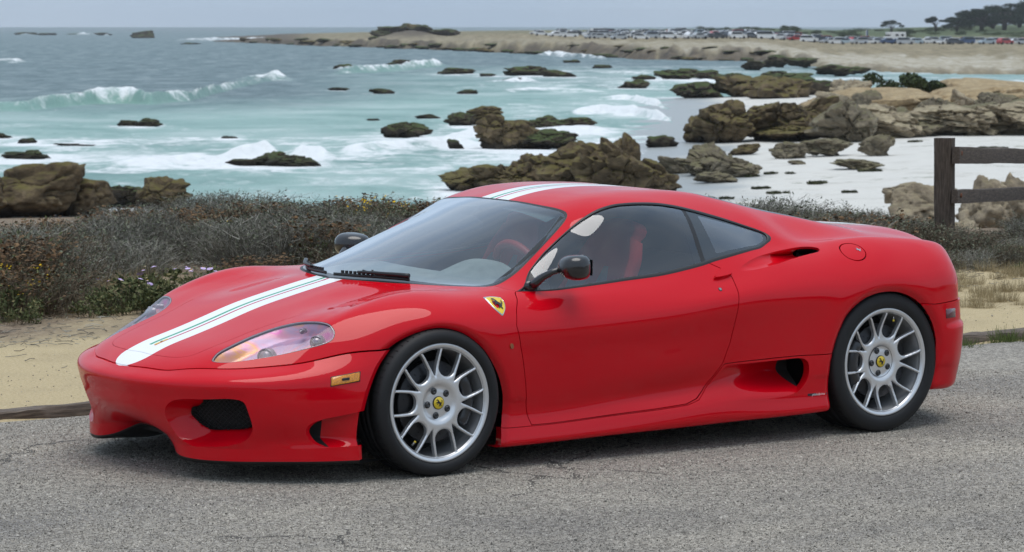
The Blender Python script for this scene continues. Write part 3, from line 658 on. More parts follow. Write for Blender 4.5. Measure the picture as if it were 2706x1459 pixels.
# fog-lamp intake funnel
s_, z_ = -INm['V'][:,1], INm['V'][:,2]
dI = -sdf(INm['Q'], int_poly, 3.)
_lb = open_spline(Qb([INT[k] for k in (0,15,14,13,12,11,10,9,8,7,6)]), 6); _d = np.full(len(s_), 9.)
for p0_, p1_ in zip(_lb[:-1], _lb[1:]):
    dd_ = p1_-p0_; t_ = np.clip(((INm['Q']-p0_)@dd_)/(dd_@dd_+1e-12), 0, 1); _d = np.minimum(_d, np.linalg.norm(INm['Q']-p0_-t_[:,None]*dd_, axis=1))
dp = .105*np.clip(_d/(.024+.062*np.clip((.345-z_)/.13, 0, 1)), 0, 1)**.85
INm['V'][:,0] += dp; INm['V'][:,1] += dp*.15; orient(INm); INm['N'] = vnormals(INm)
ga, gb = cut(INm, dp-.1035)
car_part('intake_funnel', ga, PAINT, 'two', fl=0)
gk = {k: v.copy() for k, v in gb.items()}; gk['V'][:,0] += .012
car_part('intake_backing', gk, LINER, 'two', fl=.03, direction=np.array([-1.,0,0]))
# diamond wire mesh, follows the recessed surface
WIRE = mat('mesh_wire', (.03,.03,.032), .35, metal=.6)
def wire_grid(base, pitch, r, off):
    """criss-cross wires clipped to the meshes outline (front projection s,z)"""
    pts2 = np.stack([-base['V'][:,1], base['V'][:,2]], 1); xs = base['V'][:,0]
    lo, hi = pts2.min(0), pts2.max(0); parts = []
    for sgn in (1, -1):
        k0 = lo[0]-(hi[1]-lo[1])-.02
        for c in np.arange(lo[0]-(hi[1]-lo[1]), hi[0]+(hi[1]-lo[1]), pitch):
            t = np.linspace(lo[1], hi[1], 26); ss = c+sgn*(t-lo[1] if sgn > 0 else t-hi[1])*1.05
            run = []
            for a, b in zip(ss, t):
                d = ((pts2-[a,b])**2).sum(1); j = d.argmin()
                if d[j] < .007**2: run.append((xs[j]-off, -a, b))
                else:
                    if len(run) > 2: parts.append(tube_vf(run, r, 4))
                    run = []
            if len(run) > 2: parts.append(tube_vf(run, r, 4))
    return join_vf(parts)
wg = wire_grid(gb, .021, .0016, .002)
obj_vf('intake_grille', wg, WIRE, CAR); obj_vf('intake_grille', (wg[0]*[1,-1,1], [q[::-1] for q in wg[1]]), WIRE, CAR)
# corner vent
xv = VEm['V'][:,0]; dv_ = -sdf(VEm['Q'], ven_poly, 3.); zv = VEm['V'][:,2]
dp = .095*(1-st((xv+.60)/.25))*st((zv-.150)/.045)
VEm['V'][:,1] += dp; orient(VEm); VEm['N'] = vnormals(VEm)
slot, vent = cut(VEm, VEm['V'][:,0]+.520)
car_part('corner_vent', vent, PAINT, 'two', fl=0); car_part('corner_vent_slot', slot, LINER, 'two', fl=0)
# splitter lip: vertical strip under the bumper, and a black blade
low_row = PBs[:,-1].copy()
bot = low_row.copy()
LIPC = np.array([adj(p) for p in [(-.88,0,.198),(-.875,.14,.182),(-.925,.255,.128),(-.955,.345,.105),(-.944,.45,.098),(-.867,.605,.098),(-.705,.758,.100),(-.535,.865,.100),(-.37,.92,.100),(-.2,.937,.100)]])
lb = np.stack([gsmooth(hermite(full_c, np.concatenate([LIPC[1:4,k][::-1]*(-1 if k == 1 else 1), LIPC[:,k]]), uu)[:,None], 2.0, 0)[30:,0] for k in range(3)], 1); lb[:,1] *= -1; lb[0,1] = 0
low_row[0,1] = 0
keep = low_row[:,0] < -.39
U_ = BU[keep]; rows = [low_row[keep]]
for t in np.linspace(.15, 1, 6): rows.append(low_row[keep]*(1-t)+lb[keep]*t)
rows[0] = rows[0]+np.array([0,0,.002])
LS = Surf(np.stack(rows, 1), U_, np.linspace(0,.05,7)); 
if LS.N[30,3,0] > 0: LS.N *= -1
LS.N[0,:,1] = 0
lm = LS.tri(); lm['N'] = LS.N.reshape(-1,3)
car_part('front_splitter', lm, PAINT, 'both', fl=.02, direction=np.array([.9,.35,.1]))
b2 = lb[keep]+np.array([0,0,.001]); inn = b2+np.array([.004,.002,-.016]); inn2 = b2+np.array([.20,.06,-.016])
SS = Surf(np.stack([b2, inn, inn2], 1), U_, np.linspace(0,.05,3)); sm = SS.tri(); sm['N'] = vnormals(sm)
if sm['N'][:,0].mean() > 0: sm['N'] *= -1
car_part('splitter_blade', sm, SATIN, 'both', fl=0)
# ================================================================ CAR: wheels
HORSE = [(.18,.95),(.30,1.0),(.42,.97),(.52,.86),(.58,.72),(.66,.58),(.80,.48),(.87,.38),(.84,.28),(.75,.20),(.80,.10),(.77,.0),(.68,.0),(.68,.10),(.61,.20),(.50,.11),(.40,.08),(.38,.15),(.48,.20),(.56,.33),(.48,.43),(.40,.46),(.30,.39),(.20,.33),(.15,.39),(.26,.48),(.34,.54),(.22,.58),(.08,.54),(.05,.62),(.20,.68),(.36,.67),(.41,.78),(.34,.86),(.24,.87)]
TAIL = [(.84,.46),(.94,.55),(.92,.70),(1.02,.80),(1.03,.62),(1.0,.47),(.89,.38)]
def horse_vf(size, fn):
    V, F = [], []
    for poly in (HORSE, TAIL):
        o = len(V); V += [fn((a-.52)*size, (b-.5)*size) for a, b in poly]; F.append(tuple(range(o, o+len(poly)))[::-1])
    return np.array(V), F
def wheel_face(dish, hub_in):
    """seven Y spokes cut out of a dished disc"""
    nr, nt_ = 64, 336
    r = np.linspace(.0285, .2385, nr); th = np.linspace(0, 2*np.pi, nt_+1)
    prof = hermite(np.array([0,.030,.045,.072,.085,.12,.16,.20,.225,.2385]), np.array([hub_in,hub_in,hub_in+.001,hub_in+.001,hub_in-.008,hub_in-.010+dish*.1,hub_in*.72-.004,hub_in*.35-.002,hub_in*.08,.0015]), r)
    Rr, Th = np.meshgrid(r, th, indexing='ij')
    V = np.stack([Rr*np.cos(Th), np.repeat(prof[:,None], nt_+1, 1), Rr*np.sin(Th)], -1)
    dpr = np.gradient(prof, r); N = np.stack([dpr[:,None]*np.cos(Th), -np.ones_like(Rr), dpr[:,None]*np.sin(Th)], -1); N /= np.linalg.norm(N, axis=2)[:,:,None]
    Q = np.stack([Rr*np.cos(Th), Rr*np.sin(Th)], -1)
    I = np.arange(nr*(nt_+1)).reshape(nr, nt_+1); a, b, c, d = I[:-1,:-1], I[1:,:-1], I[1:,1:], I[:-1,1:]
    F = np.vstack([np.stack([a,b,c],-1).reshape(-1,3), np.stack([a,c,d],-1).reshape(-1,3)])
    m = dict(V=V.reshape(-1,3), N=N.reshape(-1,3), Q=Q.reshape(-1,2), F=F)
    g = np.full(len(m['V']), 9.)
    spoke = lambda rr: R(12.86)*np.clip((rr-.098)/.138, 0, 1)**.62
    hw = lambda rr: (.0048+.0022*np.clip((.236-rr)/.12, 0, 1))/rr
    for k in range(7):
        p0 = R(90+10+k*360/7)
        rs = np.linspace(.236, .128, 10); vv = [(q, max(spoke(q)-hw(q), .004)) for q in rs]
        poly = [(q, p0+a) for q, a in vv]+[(.119, p0)]+[(q, p0-a) for q, a in vv[::-1]]
        pu = p0+R(360/14); uv = [(q, R(360/14)-spoke(q)-hw(q)) for q in np.linspace(.236, .150, 8)]
        polyu = [(q, pu+a) for q, a in uv]+[(.137, pu+R(14.6)), (.1275, pu+R(12.0)), (.1210, pu+R(7.5)), (.1185, pu+R(3.5)), (.118, pu), (.1185, pu-R(3.5)), (.1210, pu-R(7.5)), (.1275, pu-R(12.0)), (.137, pu-R(14.6))]+[(q, pu-a) for q, a in uv[::-1]]
        for pl in (poly, polyu):
            xy = np.array([(q*math.cos(a), q*math.sin(a)) for q, a in pl]); 
            # densify the outer arc
            q0, a0 = pl[-1]; q1, a1 = pl[0]; arc = np.array([(.236*math.cos(a0+(a1-a0)*t), .236*math.sin(a0+(a1-a0)*t)) for t in np.linspace(0, 1, 7)[1:-1]])
            g = np.minimum(g, sdf(m['Q'], np.vstack([xy, arc]), .02))
    # rounded spoke edges
    m['V'][:,1] += .006*np.clip(1-g/.007, 0, 1)**2*(g < .02)
    hole, face = cut(m, g)
    face['N'] = vnormals(orient(face)); return face
WHEELS = {}
def build_wheel(key, rad, width, hub_in, capx):
    w = bpy.data.objects.new('wheel', None); link(w, CAR)
    # tyre: outer side towards -y, lip plane at y = 0
    W = width; s = rad/.3205; tw = []
    tw += [(.2565,.010),(.2610,.000),(.2660,-.008),(.2760,-.0125),(.2860,-.0135),(.2960*1,-.012)]
    e = rad-.3205
    tw = [(r if r < .262 else r+e*(r-.262)/.0585, y) for r, y in tw]
    tw += [(rad-.012,-.006),(rad-.0045,.004),(rad-.0008,.016),(rad,.030)]
    for gy in (.28,.5,.72):
        y0 = .03+gy*(W-.06); tw += [(rad,y0-.006),(rad-.006,y0-.004),(rad-.006,y0+.004),(rad,y0+.006)]
    tw += [(rad,W-.03),(rad-.006,W-.006),(rad-.03,W+.008),(.27,W+.002),(.2565,W-.012)]
    v, f = lathe_vf(tw, 120)
    t = obj_vf('tyre', (v, [q[::-1] for q in f]), TYRE, w)
    # fine siping cuts on the shoulder
    sp = []
    for k in range(60):
        a = 2*np.pi*k/60; c, s_ = math.cos(a), math.sin(a)
        bx = box_vf((0,0,0), (.0022,.040,.010)); vv = bx[0]; vv = np.stack([vv[:,0], vv[:,1]+.030, vv[:,2]+rad-.0035], 1)
        sp.append((np.stack([vv[:,0]*c-vv[:,2]*s_, vv[:,1], vv[:,0]*s_+vv[:,2]*c], 1), bx[1]))
    tag(obj_vf('tread_sipes', join_vf(sp), LINER, t, smooth=False), kind='stuff')
    rim = lathe_vf([(.2300,.19),(.2300,.060),(.2330,.032),(.2370,.016),(.2405,.004),(.2440,-.001),(.2478,-.0015),(.2500,-.0035),(.2560,-.0045),(.2600,-.002),(.2612,.003),(.2600,.012)], 120)
    obj_vf('rim', (rim[0], [q[::-1] for q in rim[1]]), SILVER, w)
    fc = wheel_face(0, hub_in); fv, fn, fq = flange(fc, .020, np.array([0,1.,0])); o = len(fc['V'])
    mesh_np('spokes', np.vstack([fc['V'], fv]), np.vstack([fc['F'], fq[:,[0,1,2]]+o, fq[:,[0,2,3]]+o]), SILVER, w, N=np.vstack([fc['N'], fn]))
    # hub cap with emblem
    v, f = lathe_vf([(.0295,hub_in+.004),(.0292,hub_in-.003),(.0275,hub_in-.005),(.0262,hub_in-.0045),(.0002,hub_in-.0045)], 40)
    cap = obj_vf('hub_cap', (v, [q[::-1] for q in f]), SATIN, w)
    v, f = lathe_vf([(.0262,hub_in-.0050),(.0255,hub_in-.0062),(.0002,hub_in-.0068)], 40); obj_vf('emblem_disc', (v, [q[::-1] for q in f]), YELLOW, cap)
    ca, sa = math.cos(R(capx)), math.sin(R(capx))
    hv, hf = horse_vf(.036, lambda a, b: (a*ca-b*sa, hub_in-.0075, a*sa+b*ca)); obj_vf('emblem_horse', (hv, [q[::-1] for q in hf]), INK, cap, smooth=False)
    for k in range(5):
        a = R(-102+72*k); bx_, bz_ = .056*math.cos(a), .056*math.sin(a)
        v, f = lathe_vf([(.0150,hub_in+.002),(.0150,hub_in-.0005),(.0118,hub_in+.001),(.0112,hub_in-.004),(.0100,hub_in-.007),(.0060,hub_in-.007),(.0055,hub_in+.002),(.0002,hub_in+.002)], 20)
        obj_vf('wheel_bolt', (v+np.array([bx_,0,bz_]), [q[::-1] for q in f]), CALIPER, w)
    # brake
    v, f = lathe_vf([(.080,.055),(.178,.055),(.180,.058),(.180,.084),(.178,.087),(.080,.087)], 72)
    d = obj_vf('brake_disc', (v, [q[::-1] for q in f]), DISC, w)
    hl_ = []
    for k in range(48):
        a = 2*np.pi*k/48; rr = .105+.022*(k % 3)+.006*((k//3) % 2)
        vv, ff = lathe_vf([(.0034,.0535),(.0002,.0534)], 8); hl_.append((vv+np.array([rr*math.cos(a),0,rr*math.sin(a)]), [q[::-1] for q in ff]))
    tag(obj_vf('drill_holes', join_vf(hl_), LINER, d), kind='stuff')
    cs = 1 if key == 'front' else -1
    A = np.linspace(R(-38), R(38), 14); P = [np.array([cs*.172*math.cos(a), .050, .172*math.sin(a)]) for a in A]
    cal = obj_vf('brake_caliper', tube_vf(P, [.02]+[.030]*12+[.02], 10, sq=(1.0,1.1)), CALIPER, w)
    v, f = lathe_vf([(.232,.19),(.10,.19),(.0002,.18)], 48); obj_vf('inner_barrel_wall', (v, f), LINER, w)
    v, f = lathe_vf([(.075,.03),(.080,.19)], 32); obj_vf('hub_carrier', (v, f), LINER, w)
    va = R(-128 if key == 'front' else 75); vp = np.array([.222*math.cos(va), .010, .222*math.sin(va)])
    vs = obj_vf('valve_stem', tube_vf([vp, vp*.93+np.array([0,-.004,0])], .0045, 8), STEEL, w)
    obj_vf('valve_cap', tube_vf([vp*.93+np.array([0,-.004,0]), vp*.90+np.array([0,-.006,0])], .0052, 8), YELLOW, vs)
    return w
wf = build_wheel('front', .3205, .225, .012, 12); wf.location = (0, -.935, .3195)
wr = build_wheel('rear', .338, .275, .034, 8); wr.location = (2.6, -.930, .3375)
for src, x, y, z in ((wf, 0, .935, .3195), (wr, 2.6, .930, .3375)):
    c = copy_tree(src, CAR); c.location = (x, y, z); c.rotation_euler = (0, 0, math.pi)
# wheel wells and underfloor
for (x0, z0, rr) in ((0.0, .32, .405), (2.6, .34, .415)):
    for sd in (-1, 1):
        A = np.linspace(R(-28), R(208), 40); V = []; F = []
        for i, a in enumerate(A):
            for y in (.80, .50): V.append((x0+rr*math.cos(a)*1.0, sd*y, z0+rr*math.sin(a)*.86))
            if i: F.append((2*i-2, 2*i-1, 2*i+1, 2*i))
        o = len(V); V.append((x0, sd*.50, z0)); F += [(2*i+1, 2*i-1, o) for i in range(1, len(A))]
        mesh_np('wheel_well', np.array(V), F, LINER, CAR)
obj_vf('underfloor', join_vf([box_vf((-.62,0,.155),(.44,1.1,.03)), box_vf((1.3,0,.135),(1.72,1.60,.03)), box_vf((2.6,0,.17),(.85,.9,.03)), box_vf((3.08,0,.20),(.22,1.3,.02))]), LINER, CAR, smooth=False)
# ================================================================ CAR: small outer parts
def on_M(q0, h):
    du, dv = np.linalg.norm(MS.ev(q0,'du')[0]), np.linalg.norm(MS.ev(q0,'dv')[0])
    def fn(a, b, hh=h):
        q = np.array([q0[0]+a/du, q0[1]-b/dv]); return MS.ev(q)[0]+MS.ev(q,'N')[0]*hh
    return fn
def plate(poly, fn, top, name, m, parent, side=1, bevel=.002):
    """thin plate on the body surface with a softened rim"""
    poly = np.array(poly); c = poly.mean(0); n = len(poly); V = []
    for k, hh in ((1.03,0.0),(1.0,top*.7),(.96,top)): V += [fn(*(c+(p-c)*k), hh) for p in poly]
    F = [(i, (i+1)%n, n*(j+1)+(i+1)%n-0, n*(j+1)+i) if j == 0 else (n*j+i, n*j+(i+1)%n, n*(j+1)+(i+1)%n, n*(j+1)+i) for j in range(2) for i in range(n)]
    F.append(tuple(range(2*n, 3*n))); V = np.array(V)*[1, side, 1]
    o = obj_vf(name, (V, F), m, parent, autosmooth=40); bm = bmesh.new(); bm.from_mesh(o.data); bmesh.ops.recalc_face_normals(bm, faces=bm.faces); bm.to_mesh(o.data); bm.free(); return o
SHIELD = open_spline([(-.043,.046),(-.02,.051),(0,.053),(.02,.051),(.043,.046)], 3).tolist()+open_spline([(.044,.03),(.041,.005),(.032,-.022),(.018,-.043),(0,-.060),(-.018,-.043),(-.032,-.022),(-.041,.005),(-.044,.03)], 3).tolist()
qsh = Qp([(.349,.866,.722)])[0]; fsh = on_M(qsh, 0)
for sd in (1, -1):
    bd = plate(SHIELD, fsh, .0035, 'shield_badge', CHROME, CAR, sd)
    plate([(a*.88, b*.88-.001) for a, b in SHIELD], lambda a, b, hh: fsh(a, b, .003+hh), .0014, 'badge_field', YELLOW, bd, sd)
    hv, hf = horse_vf(.066, lambda a, b: fsh(a*.82, b+.002, .0056)*np.array([1, sd, 1])); obj_vf('badge_horse', (hv, hf if sd > 0 else [q[::-1] for q in hf]), INK, bd, smooth=False)
# silver horse on the fuel flap
qf = Qp([(2.497,.822,.846)])[0]; ff_ = on_M(qf, .002); hv, hf = horse_vf(.026, lambda a, b: ff_(a, b, .0025)); obj_vf('flap_emblem', (hv, hf), CHROME, CAR, smooth=False)
# door handle and lock
HN = closed_spline([(-.055,-.012),(-.03,-.017),(0,-.018),(.04,-.016),(.055,-.010),(.052,.008),(.035,.022),(.01,.028),(-.02,.014),(-.045,0)], 4)
qh_ = Qp([(1.640,.852,.797)])[0]; fh = on_M(qh_, 0)
for sd in (1, -1):
    h_ = plate([(a, b) for a, b in HN], fh, .016, 'door_handle', PAINT, CAR, sd)
    ql_ = Qp([(1.588,.905,.735)])[0]; fl_ = on_M(ql_, 0)
    k = plate([(.0095*math.cos(t), .0105*math.sin(t)) for t in np.linspace(0, 2*np.pi, 20, endpoint=False)], fl_, .002, 'door_lock', SATIN, CAR, sd)
    plate([(.0065*math.cos(t), .0075*math.sin(t)) for t in np.linspace(0, 2*np.pi, 20, endpoint=False)], lambda a, b, hh: fl_(a, b, .002+hh), .001, 'lock_face', STEEL, k, sd)
    qr_ = Qp([(.381,.930,.545)])[0]; fr_ = on_M(qr_, 0)
    plate([(.010*math.cos(t), .012*math.sin(t)) for t in np.linspace(0, 2*np.pi, 20, endpoint=False)], fr_, .006, 'side_repeater', mat('brown_lens', (.30,.09,.03), .2, coat=1) if sd > 0 else MATS['brown_lens'], CAR, sd)
# side markers on the bumpers
def on_S(S, q0):
    du, dv = np.linalg.norm(S.ev(q0,'du')[0]), np.linalg.norm(S.ev(q0,'dv')[0])
    def fn(a, b, hh):
        q = np.array([q0[0]+a/du, q0[1]-b/dv]); return S.ev(q)[0]+S.ev(q,'N')[0]*hh
    return fn
qm = BS.near([(-.455,-.885,.447)])[0]; fm = on_S(BS, qm)
rect = lambda w, h, r=.003, sk=0: [(x+y*sk, y) for x, y in [(-w+r,-h),(w-r,-h),(w,-h+r),(w,h-r),(w-r,h),(-w+r,h),(-w,h-r),(-w,-h+r)]]
shear = lambda pts, k: [(a, b+a*k) for a, b in pts]
for sd in (1, -1):
    b_ = plate(shear(rect(.066,.0215),.06), fm, .002, 'side_marker', SATIN, CAR, sd)
    l_ = plate(shear(rect(.062,.0180),.06), lambda a, b, hh: fm(a, b, .002+hh), .004, 'amber_reflector', AMBER, b_, sd)
    plate(rect(.017,.0055), lambda a, b, hh: fm(a, b, .006+hh), .001, 'marker_label', SATIN, l_, sd)
_qrm = Qp([(3.005,.94,.553)])[0]; frm0 = on_M(_qrm, 0); frm = lambda a, b, hh: frm0(a, b, hh+.009)
for sd in (1, -1): plate(rect(.042,.022), frm, .004, 'rear_side_marker', REDLENS, CAR, sd)
# script badge on the skirt behind the intake
qpf = Qp([(2.165,.945,.213)])[0]; fpf = on_M(qpf, 0)
for sd in (1, -1):
    bd = plate(shear(rect(.062,.0055),.0), fpf, .002, 'script_badge', INK, CAR, sd)
    cu = bpy.data.curves.new('script', 'FONT'); cu.body = 'pininfarina'; cu.size = .0165; cu.align_x = 'CENTER'; cu.align_y = 'CENTER'; cu.shear = .35
    to = bpy.data.objects.new('script_text', cu); C.objects.link(to); dg = bpy.context.evaluated_depsgraph_get(); me_ = bpy.data.meshes.new_from_object(to.evaluated_get(dg)); bpy.data.objects.remove(to)
    v = np.array([x.co[:] for x in me_.vertices]); fcs = [tuple(p.vertices) for p in me_.polygons]
    v = np.array([fpf(a*(1 if sd > 0 else -1)*1.15+.006*0, b, .0030) for a, b, _ in v])*[1, sd, 1]
    obj_vf('script_lettering', (v, fcs), WHITE, bd, smooth=False)
# small emblem set in the stripe on the nose
fn_ = on_S(MS, Qp([(-.845,.0055,.545)])[0])
eb = plate([(-.034,-.0075),(.034,-.0075),(.034,.0075),(-.034,.0075)], fn_, .0012, 'nose_emblem', YELLOW, CAR)
plate([(-.006,-.005),(.006,-.005),(.008,.005),(-.003,.005)], lambda a, b, hh: fn_(a, b, .0012+hh), .0006, 'emblem_mark', INK, eb)
# ---- door mirrors
def mirror(sd):
    e = bpy.data.objects.new('door_mirror', None); link(e, CAR)
    # housing: rounded shell, long axis along y
    n1, n2 = 22, 28; V = []; c = np.array([.735,-.922,.876])
    if sd < 0: e.location = (.025, 0, -.030)
    for i in range(n1):
        u = -1+2*i/(n1-1); r = max(1-abs(u)**2.6, 0)**.5
        for k in range(n2):
            t = 2*np.pi*k/n2; ct, st_ = math.cos(t), math.sin(t)
            sx = math.copysign(abs(ct)**.72, ct); sz = math.copysign(abs(st_)**.80, st_)
            y = u*.088; x = sx*.080*(.5+.5*r)*r; z = sz*(.056-.006*u)*(r**.8)
            if sx < 0: z *= 1-.12*abs(sx)**2
            x = min(x, .050)
            V.append(c+np.array([x+.015*u, y, z]))
    F = [(i*n2+k, i*n2+(k+1)%n2, (i+1)*n2+(k+1)%n2, (i+1)*n2+k) for i in range(n1-1) for k in range(n2)]
    V = np.array(V)*[1, sd, 1]
    h = obj_vf('housing', (V, F if sd < 0 else [q[::-1] for q in F]), CARBON, e)
    bm = bmesh.new(); bm.from_mesh(h.data); bmesh.ops.remove_doubles(bm, verts=bm.verts, dist=1e-5); bmesh.ops.recalc_face_normals(bm, faces=bm.faces); bm.to_mesh(h.data); bm.free()
    P = np.array([(.590,-.798,.790),(.603,-.815,.808),(.622,-.838,.832),(.650,-.865,.853),(.685,-.89,.868)])*[1, sd, 1]
    obj_vf('arm', tube_vf(P, [.028,.026,.021,.018,.018], 14, sq=(1,.8)), CARBON, e)
    v, f = lathe_vf([(.0002,.012),(.022,.010),(.031,.0),(.032,-.006)], 20, axis='y'); obj_vf('foot', (np.stack([v[:,0]*1.2, v[:,1]*-1-.796, v[:,2]*.9], 1)*[1,sd,1]+np.array([.588,0,.787]), f), CARBON, e)
    gv = box_vf((.7855,-.922,.876), (.003,.12,.07)); obj_vf('mirror_glass', (gv[0]*[1,sd,1], gv[1]), DARKGLASS, e, smooth=False)
mirror(1); mirror(-1)
# ---- wipers
def qpath(pts, h):
    q = Qp(pts); q = open_spline(q, 6); return MS.ev(q)+MS.ev(q,'N')*h
for nm, pts, flip in (('wiper', [(.045,.02,.80),(.075,.18,.80),(.125,.33,.80),(.175,.44,.80)], False), ('wiper', [(.05,.05,.80),(.072,.20,.80),(.12,.33,.80),(.20,.45,.80)], True)):
    S_ = np.array([1,-1,1]) if flip else np.array([1,1,1])
    bl = qpath(pts, .012)*S_; arm = qpath(pts[1:], .030)*S_
    w = obj_vf(nm, tube_vf(arm, np.linspace(.0065,.011,len(arm)), 8), SATIN, CAR)
    obj_vf('blade', tube_vf(bl, .0055, 6, sq=(.6,1.5)), BLACK, w)
    mid = len(bl)//2; obj_vf('blade_clip', join_vf([tube_vf([bl[mid], bl[mid]+np.array([.004,0,.030])], .005, 6), tube_vf([bl[mid+3], bl[mid-2]+np.array([0,0,.026])], .004, 6)]), SATIN, w)
    nbs = [box_vf(bl[k]+np.array([.004,0,.012]), (.012,.010,.014)) for k in range(2, len(bl)-3, 1)]; obj_vf('blade_spine', join_vf(nbs), BLACK, w, smooth=False)
# ================================================================ CAR: cabin
def grid_vf(nu, nv, fn):
    V = [fn(i/(nu-1), j/(nv-1)) for i in range(nu) for j in range(nv)]
    return np.array(V), [(i*nv+j, (i+1)*nv+j, (i+1)*nv+j+1, i*nv+j+1) for i in range(nu-1) for j in range(nv-1)]
def mz(x, s):
    i = np.argmin(abs(MU-x)); return np.interp(s, -MS.P[i,:70,1], MS.P[i,:70,2])
def dash(u, v):
    y = -.70+1.40*v; x0 = .03+.42*(abs(y)/.70)**2.0+.015; x = x0+(.82-x0)*u
    z = .765+.025*st(np.array(u*2))*1.0-.16*st(np.array((u-.78)/.22))
    z += .085*math.exp(-((y+.37)/.155)**4)*math.exp(-((x-.62)/.17)**2)
    return (x, y, float(min(z, mz(x, abs(y))-.018)))
v, f = grid_vf(50, 90, dash); obj_vf('dashboard', (v, f), SUEDE, CAR)
obj_vf('cabin_tub', join_vf([box_vf((1.15,0,.24),(1.4,1.5,.03)), box_vf((1.74,0,.55),(.03,1.44,.62)), box_vf((.62,0,.45),(.04,1.4,.5))]), TRIM, CAR, smooth=False)
for sd in (1, -1):
    obj_vf('door_panel', grid_vf(20, 8, lambda u, v: (.52+1.12*u, sd*-(.775+.02*math.sin(v*3)), .30+(.465+.07*u*u)*v)), TRIM, CAR)
    # bucket seat
    se = bpy.data.objects.new('seat', None); link(se, CAR); yc = sd*-.36
    def back(u, v):
        w = .250-.05*st(np.array((v-.45)/.25))-.055*st(np.array((v-.72)/.2)); a = (u-.5)*2
        x = 1.10+.34*v+.03*math.sin(v*3)-.085*abs(a)**2.2*(1-.5*v); z = .33+.70*v-.03*abs(a)**3*(v > .9)
        return (x, yc+a*float(w), z)
    bk = obj_vf('backrest', grid_vf(24, 30, back), REDCLOTH, se); md = bk.modifiers.new('thickness', 'SOLIDIFY'); md.thickness = .06; md.offset = 1
    for a0 in (-.42, .42):
        P = np.array([back(.5+a0*.5+da, vv) for da, vv in ((-.10,.48),(.10,.48),(.12,.60),(.06,.70),(-.06,.70),(-.12,.60))]); P[:,0] -= .075
        obj_vf('harness_slot', (P, [(0,1,2,3,4,5)]), GREYCLOTH, se, smooth=False)
    def cush(u, v):
        a = (u-.5)*2; return (.72+.50*v, yc+a*.25, .34-.06*v+.07*abs(a)**3)
    ck = obj_vf('cushion', grid_vf(16, 16, cush), REDCLOTH, se); md = ck.modifiers.new('thickness', 'SOLIDIFY'); md.thickness = .08; md.offset = -1
_i = int(np.argmin(abs(MU-1.76))); _sec = MS.P[_i, 0:135:3]*np.array([1,.955,1])-np.array([0,0,.018]); _sec = np.vstack([_sec, [[1.76,-.80,.30]]])
_rb = np.vstack([_sec, (_sec*[1,-1,1])[1:]]); _n0 = len(_sec); mesh_np('rear_bulkhead', _rb, [tuple(list(range(_n0-1,-1,-1))+list(range(_n0, len(_rb))))], TRIM, CAR, smooth=False)
# steering wheel
sw = bpy.data.objects.new('steering_wheel', None); link(sw, CAR); sw.location = (.845,-.37,.775); sw.rotation_euler = (0, R(-22), 0)
T = np.linspace(0, 2*np.pi, 49); ring = [(0, .178*math.cos(t), .178*math.sin(t)) for t in T]
obj_vf('wheel_rim', tube_vf(ring, .017, 10, caps=False), TRIM, sw)
T2 = np.linspace(R(35), R(145), 18); obj_vf('red_rim_section', tube_vf([(0, .178*math.cos(t), .178*math.sin(t)) for t in T2], .0195, 10), REDLEATHER, sw)
obj_vf('spokes_and_hub', join_vf([box_vf((.02,0,0),(.05,.11,.10)), box_vf((.01,.11,-.0),(.015,.14,.03)), box_vf((.01,-.11,0),(.015,.14,.03)), box_vf((.01,0,-.10),(.015,.035,.14))]), TRIM, sw, bevel=.006)
# interior mirror and sun visors
rv = obj_vf('interior_mirror', tube_vf([(.80,-.11,1.005),(.80,-.06,1.012),(.80,.06,1.012),(.80,.11,1.005)], [.018,.034,.034,.018], 12, sq=(.5,1)), TRIM, CAR)
obj_vf('mirror_stem', tube_vf([(.80,0,1.015),(.84,0,1.06),(.86,0,1.075)], .011, 8), TRIM, rv)
for sd in (1,-1): obj_vf('sun_visor', grid_vf(6, 6, lambda u, v: (.93+.16*u, sd*(.10+.34*v), mz(.93+.16*u, .10+.34*v)-.035)), GREYCLOTH, CAR)
# pillar trims seen through the glass
for sd in (1, -1):
    PT = np.array([(.50,.66,.785),(.62,.63,.84),(.74,.60,.91),(.86,.555,.975),(.97,.51,1.05)])*[1,-sd,1]
    obj_vf('pillar_trim', tube_vf(PT, .022, 8), TRIM, CAR)
    PB_ = np.array([(1.64,.71,.84),(1.67,.60,.97),(1.70,.48,1.07)])*[1,-sd,1]
    obj_vf('rear_pillar_trim', tube_vf(PB_, .035, 10), GREYCLOTH, CAR)
